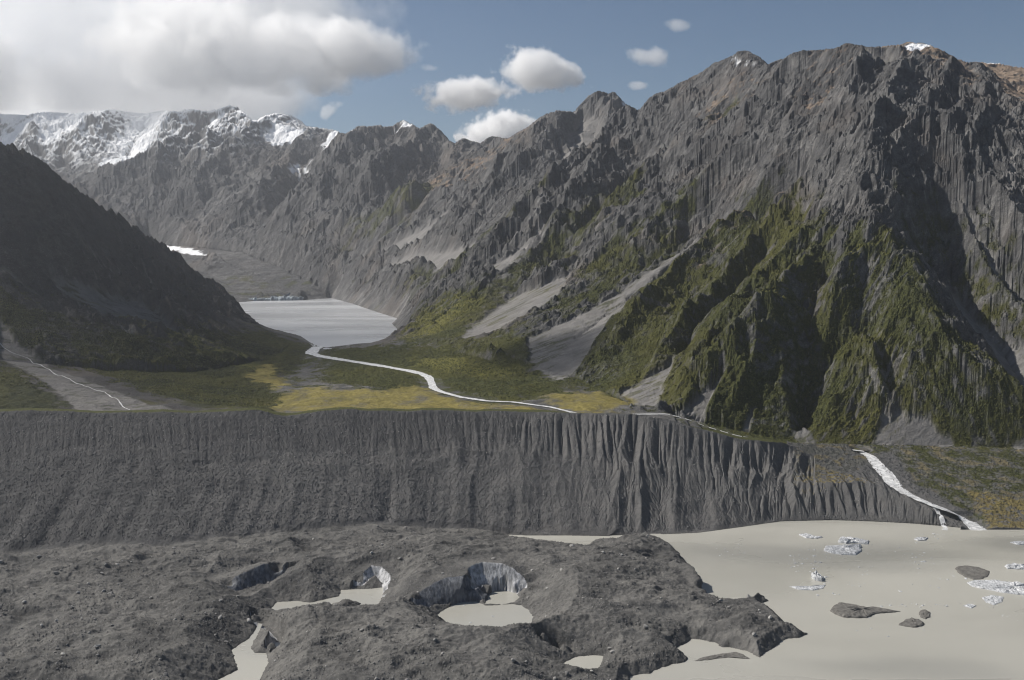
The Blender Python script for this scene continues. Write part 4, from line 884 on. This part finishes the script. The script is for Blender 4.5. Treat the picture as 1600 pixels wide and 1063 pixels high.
# ================================================================== CLOUDS
ZTOP = float(max(HM[keep].max(), FH.max())) + 12.0
def cloud_mat(name, dens, nscale, amp, edge, rad=None):
    """billowing cloud: density falls off towards the outside of the hull and is broken up by noise"""
    m = NT(name); tc = m.n('ShaderNodeTexCoord'); P = m.pos()
    ln = m.n('ShaderNodeVectorMath', operation='LENGTH'); m.l(tc.outputs['Object'], ln.inputs[0])
    n = m.noise(nscale, 9, 0.62, P)
    e = m.math('SUBTRACT', 1.0, ln.outputs['Value'])
    f = m.math('ADD', m.math('MULTIPLY', e, 1.0), m.math('MULTIPLY', m.math('SUBTRACT', n, 0.5), amp))
    d = m.mrange(f, edge[0], edge[1], 0.0, dens)
    v = m.n('ShaderNodeVolumePrincipled'); v.inputs['Color'].default_value = (1, 1, 1, 1); v.inputs['Anisotropy'].default_value = 0.0
    m.l(d, v.inputs['Density']); m.l(v.outputs[0], m.out.inputs['Volume']); return m.m
def hull(name, c, r, mat, lab, group, rate, floor_z=None, seed=0, rot=0.0):
    import bmesh
    bm = bmesh.new(); bmesh.ops.create_icosphere(bm, subdivisions=4, radius=1.0)
    for v in bm.verts:
        p = v.co; k = 1.0 + 0.10 * math.sin(3.1 * p.x + seed) * math.cos(2.7 * p.y + seed * 2) + 0.06 * math.sin(6.3 * p.z + 5 * p.x + seed)
        v.co = p * k
        if floor_z is not None: v.co.z = max(v.co.z, (floor_z - c[2]) / r[2])
    me = bpy.data.meshes.new(name); bm.to_mesh(me); bm.free(); me.materials.append(mat)
    o = link(bpy.data.objects.new(name, me)); o.location = c; o.scale = r; o.rotation_euler = (0, rot, 0)
    mat.cycles.volume_step_rate = rate
    tag(o, lab, 'cloud', group, 'thing'); return o
m_bank = cloud_mat('bank_vapour', 0.0015, 0.0009, 1.9, (0.02, 0.5)); m_puff = cloud_mat('puff_vapour', 0.009, 0.0036, 2.05, (0.22, 0.50)); m_thin = cloud_mat('thin_vapour', 0.0022, 0.004, 1.9, (0.15, 0.6)); m_lobe = cloud_mat('lobe_vapour', 0.0045, 0.0024, 2.1, (0.16, 0.48)); m_wisp = cloud_mat('wisp_vapour', 0.004, 0.004, 1.9, (0.2, 0.6))
def cl(px, py, D, hw, hh, depth, mat, lab, rate, rot=0.0, seed=0, group='small clouds in the blue sky'):
    c = at(px, py, D); k = D / FOC
    hull('cloud', c, (hw * k, depth * k, hh * k), mat, lab, group, rate, ZTOP + 15, seed, rot)
bank = link(bpy.data.objects.new('cloud_bank', None)); bank.location = at(250, 60, 11500)
tag(bank, 'huge grey and white cloud bank hiding the distant snowy peaks', 'cloud bank', None, 'thing')
def lobe(px, py, D, hw, hh, depth, mat, rate, rot, seed):
    c = at(px, py, D); k = D / FOC
    o = hull('cloud_lobe', c, (hw * k, depth * k, hh * k), mat, None, None, rate, ZTOP + 15, seed, rot)
    for key in ('category', 'kind', 'label', 'group'):
        if key in o: del o[key]
    o.parent = bank; o.matrix_parent_inverse = Matrix.Translation(bank.location).inverted()
lobe(560, 78, 10300, 105, 52, 75, m_lobe, 0.3, 0.12, 2); lobe(450, 82, 10700, 170, 74, 110, m_lobe, 0.3, 0.06, 3); lobe(300, 70, 11300, 170, 88, 120, m_lobe, 0.3, 0.0, 4)
lobe(120, 70, 12300, 240, 140, 130, m_bank, 0.35, 0.0, 5); lobe(380, 20, 12900, 260, 70, 110, m_bank, 0.35, 0.0, 6); lobe(180, 150, 12700, 290, 70, 150, m_bank, 0.35, 0.0, 7); lobe(60, 165, 15000, 260, 75, 110, m_bank, 0.35, 0.0, 15); lobe(330, 150, 15500, 190, 75, 110, m_bank, 0.35, 0.0, 16); lobe(-120, 110, 11900, 200, 110, 130, m_lobe, 0.35, 0.0, 8)
cl(845, 110, 11500, 84, 38, 60, m_puff, 'white puffy cloud with a sloping tail, the higher one left of the rocky peak', 0.3, 0.25, 3)
cl(728, 147, 12500, 90, 32, 60, m_puff, 'flat white cloud below the puffy one, over the snowy pass', 0.3, -0.05, 4)
cl(778, 206, 16500, 75, 38, 60, m_puff, 'white cloud half hidden behind the ridge, lowest of the small clouds', 0.3, -0.2, 5)
cl(1015, 88, 11500, 40, 20, 30, m_wisp, 'small faint cloud high right of the rocky peak', 0.4, 0.15, 6)
cl(1058, 40, 10000, 26, 15, 20, m_wisp, 'tiny faint cloud near the top of the sky', 0.4, 0.1, 7)
cl(995, 134, 12500, 24, 9, 14, m_wisp, 'tiny flat wisp of cloud just above the rocky peak', 0.4, 0.0, 8)
cl(515, 172, 13500, 30, 14, 18, m_wisp, 'tiny torn wisp just above the snowy crest', 0.4, -0.5, 9)
cl(672, 106, 11500, 24, 9, 14, m_wisp, 'tiny wisp off the tip of the bright cloud bank', 0.4, 0.1, 10)

hull('cloud', (-3540, 4150, ZTOP + 420), (1150, 1700, 330), m_bank, 'grey cloud high over the dark hillside, shading it', None, 0.6, ZTOP + 15, 11)
hull('cloud', (-1850, 2140, ZTOP + 260), (300, 110, 130), m_thin, 'small unseen cloud added overhead to dapple the beige lake', None, 0.6, ZTOP + 15, 12)  # this and the next two: added out of view to darken lake patches
hull('cloud', (-1460, 2170, ZTOP + 240), (170, 60, 90), m_thin, 'small unseen cloud added overhead to shade the lake by the river mouth', None, 0.6, ZTOP + 15, 13)
hull('cloud', (-1880, 1720, ZTOP + 240), (200, 60, 90), m_thin, 'small unseen cloud added overhead to shade the near edge of the lake', None, 0.6, ZTOP + 15, 14)
hull('cloud', (-2130, 3160, ZTOP + 280), (360, 260, 200), m_lobe, 'cloud overhead that shades the scrub beside the valley river', None, 0.6, ZTOP + 15, 15)

# ================================================================== HAZE
def box_mesh(name, x0, x1, y0, y1, z0, z1, mat):
    V = [(x, y, z) for x in (x0, x1) for y in (y0, y1) for z in (z0, z1)]
    F = [(0, 1, 3, 2), (4, 6, 7, 5), (0, 4, 5, 1), (2, 3, 7, 6), (0, 2, 6, 4), (1, 5, 7, 3)]
    return mesh_np(name, V, F, mat, False)
m = NT('haze_air'); v = m.n('ShaderNodeVolumePrincipled'); v.inputs['Color'].default_value = (0.92, 0.95, 1, 1)
v.inputs['Density'].default_value = 2.5e-5; v.inputs['Anisotropy'].default_value = 0.6; m.l(v.outputs[0], m.out.inputs['Volume'])
tag(box_mesh('haze', -12500, 8500, -400, 16500, -30, ZTOP, m.m), 'pale haze in the valley air', None, None, 'stuff')
print('ZTOP', ZTOP, HM[keep].min(), FH.min())

# ================================================================== ICE FRONT, ICEBERGS, BOULDERS
m = NT('berg_ice'); P = m.pos(); a1 = m.noise(0.35, 5, 0.65, m.mapping(P, (1.6, 0.5, 1.2), (0.1, 0.2, 0.5))); a2 = m.noise(1.5, 3, 0.6, P)
c = m.ramp(a1, [(0.33, (0.15, 0.155, 0.16)), (0.47, (0.33, 0.34, 0.35)), (0.62, (0.56, 0.57, 0.58))])
m.surf(c, 0.55, m.bump(a2, 0.6, 0.5), 0.3); m_berg = m.m
m = NT('berg_debris'); P = m.pos(); a1 = m.noise(0.25, 6, 0.7, P)
m.surf(m.mix(m.mrange(a1, 0.3, 0.7), (0.085, 0.082, 0.076), (0.17, 0.163, 0.15)), 0.95, m.bump(a1, 1.5, 0.8), 0.1); m_bdeb = m.m
m = NT('front_ice'); P = m.pos(); a1 = m.noise(0.03, 6, 0.7, m.mapping(P, (1, 0.3, 0.35)))
m.surf(m.ramp(a1, [(0.35, (0.07, 0.075, 0.08)), (0.5, (0.20, 0.23, 0.25)), (0.65, (0.42, 0.48, 0.51))]), 0.7, m.bump(a1, 8, 0.6), 0.2); m_front = m.m
m = NT('boulder_rock'); P = m.pos(); oi = m.n('ShaderNodeObjectInfo'); a1 = m.noise(0.8, 4, 0.6, P)
m.surf(m.mix(oi.outputs['Random'], m.mix(a1, (0.11, 0.108, 0.104), (0.19, 0.185, 0.178)), m.mix(a1, (0.22, 0.215, 0.205), (0.40, 0.39, 0.37))), 0.9, m.bump(a1, 0.4, 0.5), 0.15); m_boul = m.m

def berg(name, outline_px, hgt, mat, lab, cat, group=None, ridge=0.0, seed=0, rough=0.25, zb=0.0):
    """floating block: waterline outline, leaning sides and an uneven top"""
    hgt *= 0.75; r = random.Random(seed); O = [np.array(fz(px, py, zb)[:2]) for px, py in outline_px]
    ring = []
    for k in range(len(O)):
        a, b = O[k], O[(k + 1) % len(O)]; L = np.hypot(*(b - a)); n = max(1, int(L / 4.0))
        for t in range(n):
            p = a + (b - a) * t / n; q = np.array([-(b - a)[1], (b - a)[0]]) / max(L, 0.1)
            ring.append(p + q * (r.uniform(-0.9, 0.9) if t else 0))
    ring = np.array(ring); cen = ring.mean(0); n = len(ring); V = []; F = []
    levels = [(1.05, -2.0), (1.0, 0.25), (0.97, 0.55), (0.86, 0.9), (0.55, 1.0), (0.25, 1.05)]
    for s_, zz in levels:
        for k in range(n):
            p = cen + (ring[k] - cen) * s_
            side = (ring[k][0] - cen[0]) / max(1.0, np.ptp(ring[:, 0]) / 2)
            z = zz * hgt if zz < 0 else hgt * zz * (1 + ridge * side) * (1 + r.uniform(-rough, rough))
            V.append((p[0], p[1], zb + (z if zz >= 0 else zz)))
    V.append((cen[0], cen[1], zb + hgt * 1.05))
    for l in range(len(levels) - 1):
        for k in range(n): a = l * n + k; b = l * n + (k + 1) % n; F.append((a, b, b + n)); F.append((a, b + n, a + n))
    for k in range(n): F.append(((len(levels) - 1) * n + k, (len(levels) - 1) * n + (k + 1) % n, len(V) - 1))
    V = np.array(V); o = mesh_np(name, V - np.array([cen[0], cen[1], zb]), F, mat, False); o.location = (cen[0], cen[1], zb)
    me = o.data; 
    import bmesh
    bm = bmesh.new(); bm.from_mesh(me); bmesh.ops.recalc_face_normals(bm, faces=bm.faces[:]); bm.to_mesh(me); bm.free()
    tag(o, lab, cat, group, 'thing'); return o
IB = 'icebergs on the lake'
berg('iceberg', [(1287,861),(1290,854),(1310,853),(1330,853),(1345,852),(1346,861),(1338,868),(1315,867),(1300,865)], 4.0, m_berg, 'flat grey white iceberg with a raised right end, in the middle of the lake', 'iceberg', IB, 0.4, 1)
berg('iceberg', [(1310,848),(1312,842),(1330,841),(1345,844),(1358,846),(1356,851),(1340,849),(1322,850)], 4.5, m_berg, 'long white iceberg just behind the flat grey white one', 'iceberg', IB, -0.2, 2, 0.4)
berg('iceberg', [(1248,836),(1258,834),(1272,838),(1286,840),(1276,842),(1260,841)], 2.2, m_berg, 'low grey iceberg nearest the small gravel cliff, left of the long white one', 'iceberg', IB, 0.0, 3, 0.5)
berg('iceberg', [(1267,902),(1276,898),(1288,904),(1284,909),(1273,907)], 8.5, m_berg, 'small pointed iceberg with a steep white peak', 'iceberg', IB, -0.5, 4, 0.35)
berg('iceberg', [(1233,917),(1260,917),(1290,915),(1286,920),(1270,923),(1250,922)], 1.6, m_berg, 'thin flat iceberg with dark stripes, below the small pointed one', 'iceberg', IB, 0.2, 5, 0.4)
berg('iceberg', [(1428,843),(1436,840),(1450,841),(1446,845),(1434,845)], 2.6, m_berg, 'little white iceberg off the mouth of the outlet river', 'iceberg', IB, 0.0, 6)
berg('iceberg', [(1511,911),(1520,908),(1545,908),(1575,910),(1600,914),(1640,920),(1650,934),(1605,931),(1570,927),(1540,921),(1520,917)], 4.5, m_berg, 'largest long white iceberg, cut by the right edge of the picture', 'iceberg', IB, 0.3, 7, 0.4)
berg('iceberg', [(1534,934),(1550,930),(1568,933),(1566,941),(1552,946),(1540,941)], 1.2, m_berg, 'low slushy white floe in front of the largest iceberg', 'iceberg', IB, 0.0, 8, 0.6)
berg('iceberg', [(1570,885),(1582,882),(1610,884),(1615,891),(1590,890),(1574,889)], 3.5, m_berg, 'white iceberg behind the largest one, right of the dark oval island', 'iceberg', IB, 0.0, 9, 0.4)
berg('iceberg', [(1578,848),(1590,846),(1612,848),(1605,852),(1588,851)], 2.0, m_berg, 'small grey white iceberg farthest right near the far shore', 'iceberg', IB, 0.0, 10, 0.4)
berg('iceberg', [(1505,947),(1514,944),(1526,947),(1518,951)], 1.3, m_berg, 'small flat white floe between the dark islands and the largest iceberg', 'iceberg', IB, 0.0, 11, 0.4)
DI = 'debris covered islands in the lake'
berg('debris_island', [(1297,955),(1302,949),(1312,943),(1325,945),(1338,947),(1354,951),(1367,949),(1385,952),(1407,956),(1385,958),(1367,960),(1354,966),(1336,966),(1318,965),(1305,960)], 4.0, m_bdeb, 'long grey rubble island with a pointed right tip', 'island', DI, -0.5, 21, 0.3)
berg('debris_island', [(1404,977),(1413,970),(1424,967),(1436,969),(1444,975),(1440,979),(1427,981),(1413,979)], 3.0, m_bdeb, 'small rounded rubble island right of the long pointed one', 'island', DI, 0.2, 22, 0.3)
berg('debris_island', [(1436,961),(1438,955),(1446,953),(1453,957),(1453,965),(1446,968),(1438,965)], 2.2, m_bdeb, 'tiniest rubble island, touching the small rounded one', 'island', DI, 0.0, 23, 0.3)
berg('debris_island', [(1492,889),(1498,885),(1512,884.5),(1530,887),(1546,893),(1544,900),(1535,905),(1521,906),(1508,902),(1498,896)], 2.2, m_bdeb, 'dark oval island with a smooth flat top', 'island', DI, 0.0, 24, 0.08)
berg('debris_island', [(1085,1033),(1100,1027),(1125,1022),(1150,1019),(1162,1023),(1172,1030),(1160,1029),(1148,1026),(1125,1029),(1105,1032)], 1.0, m_bdeb, 'thin low gravel strip lying in the bay by the bottom edge', 'island', DI, 0.0, 25, 0.4)
berg('debris_island', [(509,951),(520,943),(532,941),(545,944),(548,950),(560,949),(556,956),(540,953),(525,955)], 1.6, m_bdeb, 'muddy islet in the ragged pond on the glacier', 'island', DI, 0.0, 26, 0.4, 6.0)

# the ice front at the head of the upper lake
fp = [fz(px, py, LAKE2 - 2) for px, py in [(383,470.2),(400,470),(420,469.6),(440,469.4),(460,469.2),(478,468.6)]]
fp = resample(np.array(fp), 9.0); n = len(fp); Vf = []; Ff = []
for k in range(n):
    hh = 26 * (0.55 + 0.9 * abs(fbm(np.array([k * 0.23]), np.array([3.3]), 3)[0])) * (0.5 + 0.5 * min(1, k / 8, (n - 1 - k) / 8) + 0.35 * (k > n * 0.45))
    j = 9 * fbm(np.array([k * 0.5]), np.array([8.1]), 2)[0]; x, y = fp[k][0], fp[k][1]
    Vf += [(x, y + j - 82, LAKE2 - 5), (x, y + j - 76, LAKE2 + hh * 0.6), (x, y + j - 66, LAKE2 + hh), (x, y + 90, LAKE2 + hh + 6), (x, y + 120, LAKE2 - 5)]
for k in range(n - 1):
    for q in range(4): a = k * 5 + q; Ff.append((a, a + 5, a + 6, a + 1))
o = mesh_np('ice_cliff', Vf, Ff, m_front, False); tag(o, 'distant pale blue ice front at the head of the upper lake', 'ice cliff', 'ice cliffs on the glacier', 'thing')

def rock_mesh(seed, sub=2, flat=0.75):
    import bmesh
    r = random.Random(seed); bm = bmesh.new(); bmesh.ops.create_icosphere(bm, subdivisions=sub, radius=1.0)
    cuts = [(Vector((r.gauss(0, 1), r.gauss(0, 1), r.gauss(0, 1))).normalized(), r.uniform(0.55, 0.9)) for _ in range(9)]
    for v in bm.verts:
        for nrm, d in cuts:
            e = v.co.dot(nrm) - d
            if e > 0: v.co -= nrm * e
        v.co.z *= flat
    me = bpy.data.meshes.new('boulder'); bm.to_mesh(me); bm.free(); return me
# small ice chunks: one prototype of each shape, copied
ice_protos = []
for k in range(4):
    me = rock_mesh(100 + k, 2, 0.45); me.materials.append(m_berg); ice_protos.append(me)
clusters = [(1255,877,28,12,60),(1290,862,30,6,12),(1440,876,22,10,26),(1462,838,20,6,26),(1345,893,25,6,10),(1350,912,40,8,12),(1450,945,70,4,26),(1300,930,30,4,12),(1550,940,18,8,22),(1395,862,40,14,18),(1140,858,30,10,14),(1450,905,60,25,20),(1585,962,15,6,8),(1380,985,120,20,8),(1300,905,14,5,8)]
first = None; rr_ = random.Random(5); nch = 0
for cx_, cy_, sx, sy, n in clusters:
    for k in range(n):
        px = rr_.gauss(cx_, sx * 0.6); py = rr_.gauss(cy_, sy * 0.6)
        if py < 833 or px < 1105: continue
        x, y, z = fz(px, py, 0); s_ = 0.7 + 1.6 * rr_.random() ** 3
        me = ice_protos[nch % 4]
        if first is None:
            o = first = link(bpy.data.objects.new('ice_chunk', me)); tag(o, 'small white ice chunk floating on the beige lake', 'ice chunk', 'small ice chunks floating on the lake', 'thing')
        else:
            o = first.copy(); o.data = me; COL.objects.link(o)
        o.location = (x, y, 0.1); o.scale = (s_ * rr_.uniform(0.8, 1.8), s_, s_ * rr_.uniform(0.5, 1.2)); o.rotation_euler = (0, 0, rr_.random() * 6.28); nch += 1
for px, py, s_, lab in [(725,946,1.3,'ice chunk nearest the dark cliff in the round kettle pond'),(770,963,1.5,'ice chunk in the middle of the round kettle pond'),(735,973,1.5,'ice chunk in the lower left of the round kettle pond'),(822,976,1.4,'ice chunk by the right shore of the round kettle pond')]:
    o = first.copy(); COL.objects.link(o); o['label'] = lab; o['group'] = 'ice chunks in the kettle pond'; x, y, z = fz(px, py, PZ); o.location = (x, y, PZ + 0.15); o.scale = (s_ * 1.5, s_, s_ * 0.6)
# boulders on the debris: the largest as things, the small rubble as one mass
protos = [rock_mesh(k, 2) for k in range(6)]
for me in protos: me.materials.append(m_boul)
def gsample(x, y): return float(FG.sample(FH, np.array([x]), np.array([y]))[0])
okm = (gz_ > 2.5) & (dI > 6) & (pd_ > 6) & (FY < footY - 8) & (ice_m < 0.05) & (np.abs(FU) < 0.56)
cand = np.argwhere(okm); first = None; nb_ = 0
dens = sstep(-0.2, 0.4, fbm(FX / 80 + 4, FY / 60, 3)); rg = np.random.default_rng(11)
sel = cand[rg.permutation(len(cand))[:6000]]; sel = [q for q in sel if rg.random() < 0.15 + dens[q[0], q[1]]]
for q in sel[:298]:
    x, y, z = float(FX[q[0], q[1]]), float(FY[q[0], q[1]]), float(FH[q[0], q[1]]); s_ = 1.2 + 2.3 * rg.random() ** 2.5
    me = protos[nb_ % 6]
    if first is None:
        o = first = link(bpy.data.objects.new('boulder', me)); tag(o, 'grey boulder lying on the debris covered glacier', 'boulder', 'boulders on the debris covered glacier', 'thing')
    else:
        o = first.copy(); o.data = me; COL.objects.link(o)
    o.location = (x, y, z + 0.25 * s_); o.scale = (s_ * (0.8 + 0.6 * rg.random()), s_, s_ * (0.7 + 0.5 * rg.random())); o.rotation_euler = (rg.random() * 0.6, rg.random() * 0.6, rg.random() * 6.28); nb_ += 1
base = rock_mesh(77, 1); bv = np.array([v.co[:] for v in base.vertices]); bf = np.array([p.vertices[:] for p in base.polygons])
def scatter(pts, smin, smax, name, lab, pw):
    n = len(pts); s_ = smin + (smax - smin) * rg.random(n) ** pw; a = rg.random(n) * 6.28; ca_, sa_ = np.cos(a), np.sin(a); sx = 0.7 + 0.7 * rg.random(n)
    vx = bv[None, :, 0] * sx[:, None]; V = np.stack([vx * ca_[:, None] - bv[None, :, 1] * sa_[:, None], vx * sa_[:, None] + bv[None, :, 1] * ca_[:, None], np.broadcast_to(bv[None, :, 2], vx.shape)], -1) * s_[:, None, None] + pts[:, None, :]
    Fc = bf[None] + (np.arange(n) * len(bv))[:, None, None]
    o = mesh_np(name, V.reshape(-1, 3), Fc.reshape(-1, 3), m_boul, False); tag(o, lab, None, None, 'stuff')
def jp(q, k=2.4):
    x = FX[q[:, 0], q[:, 1]] + k * (rg.random(len(q)) - 0.5); y = FY[q[:, 0], q[:, 1]] + k * (rg.random(len(q)) - 0.5); return np.stack([x, y, FG.sample(FH, x, y)], -1)
sel2 = cand[rg.permutation(len(cand))[:44000]]; sel2 = sel2[rg.random(len(sel2)) < 0.1 + dens[sel2[:, 0], sel2[:, 1]]]
scatter(jp(sel2), 0.4, 1.6, 'rubble', 'grey rubble strewn over the glacier', 2.0)
wm = np.argwhere((np.maximum(wallm, lowm) > 0.5) & (np.abs(FU) < 0.57) & fkeep); sel3 = wm[rg.permutation(len(wm))[:2600]]
scatter(jp(sel3), 0.5, 2.0, 'rubble', 'loose stones on the moraine wall', 3.0)
_b = m_boul; m_boul = m_bdeb
rbm = np.argwhere((rd2 < 16) & (FX > 500) & (FY > 1585)); sel4 = rbm[rg.permutation(len(rbm))[:1500]]; sel4 = sel4[rg.random(len(sel4)) < np.where(rd2[sel4[:, 0], sel4[:, 1]] > 9, 0.3, 0.06)]
scatter(np.stack([FX[sel4[:, 0], sel4[:, 1]], FY[sel4[:, 0], sel4[:, 1]], FH[sel4[:, 0], sel4[:, 1]] + 0.6], -1), 0.4, 1.9, 'rubble', 'dark stones standing in the outlet river', 2.0); m_boul = _b

# low scrub on the green slopes and the valley floor
m = NT('scrub_leaves'); P = m.pos(); a1 = m.noise(0.35, 3, 0.6, P); a2 = m.noise(0.012, 3, 0.5, P)
c = m.mix(m.mrange(a1, 0.35, 0.65), (0.017, 0.021, 0.010), (0.092, 0.095, 0.033)); c = m.mix(m.mrange(a2, 0.42, 0.62, 0, 0.7), c, (0.085, 0.08, 0.024))
m.surf(c, 0.9, None, 0.1); m_scrub = m.m
base = rock_mesh(78, 1, 0.8); bv = np.array([v.co[:] for v in base.vertices]); bf = np.array([p.vertices[:] for p in base.polygons])
m_boul_ = m_boul; m_boul = m_scrub
pv = (veg * (1 - np.clip(2 * grs, 0, 1)) * (1 - m_scree) * (NY < 3900) * (np.abs(UU) < 0.6) * keep * (rd > 30)); cv = np.argwhere((pv > 0.35) & (np.abs(NY) > 1915)); pw_ = NY[cv[:, 0], cv[:, 1]] ** 2; sv = cv[rg.choice(len(cv), 85000, replace=False, p=pw_ / pw_.sum())]
def jit(q): return q + 0.4 * 0
jy = NY[sv[:, 0], sv[:, 1]] * (1 + 0.0016 * (rg.random(len(sv)) - 0.5) * 2); jx = (UU[sv[:, 0], sv[:, 1]] + 0.002 * (rg.random(len(sv)) - 0.5)) * jy
pts = np.stack([jx, jy, G.sample(HM, jx, jy)], -1)
scatter(pts, 0.7, 2.9, 'scrub', 'dense low scrub covering the green slopes', 2.0)
m_boul = m_boul_
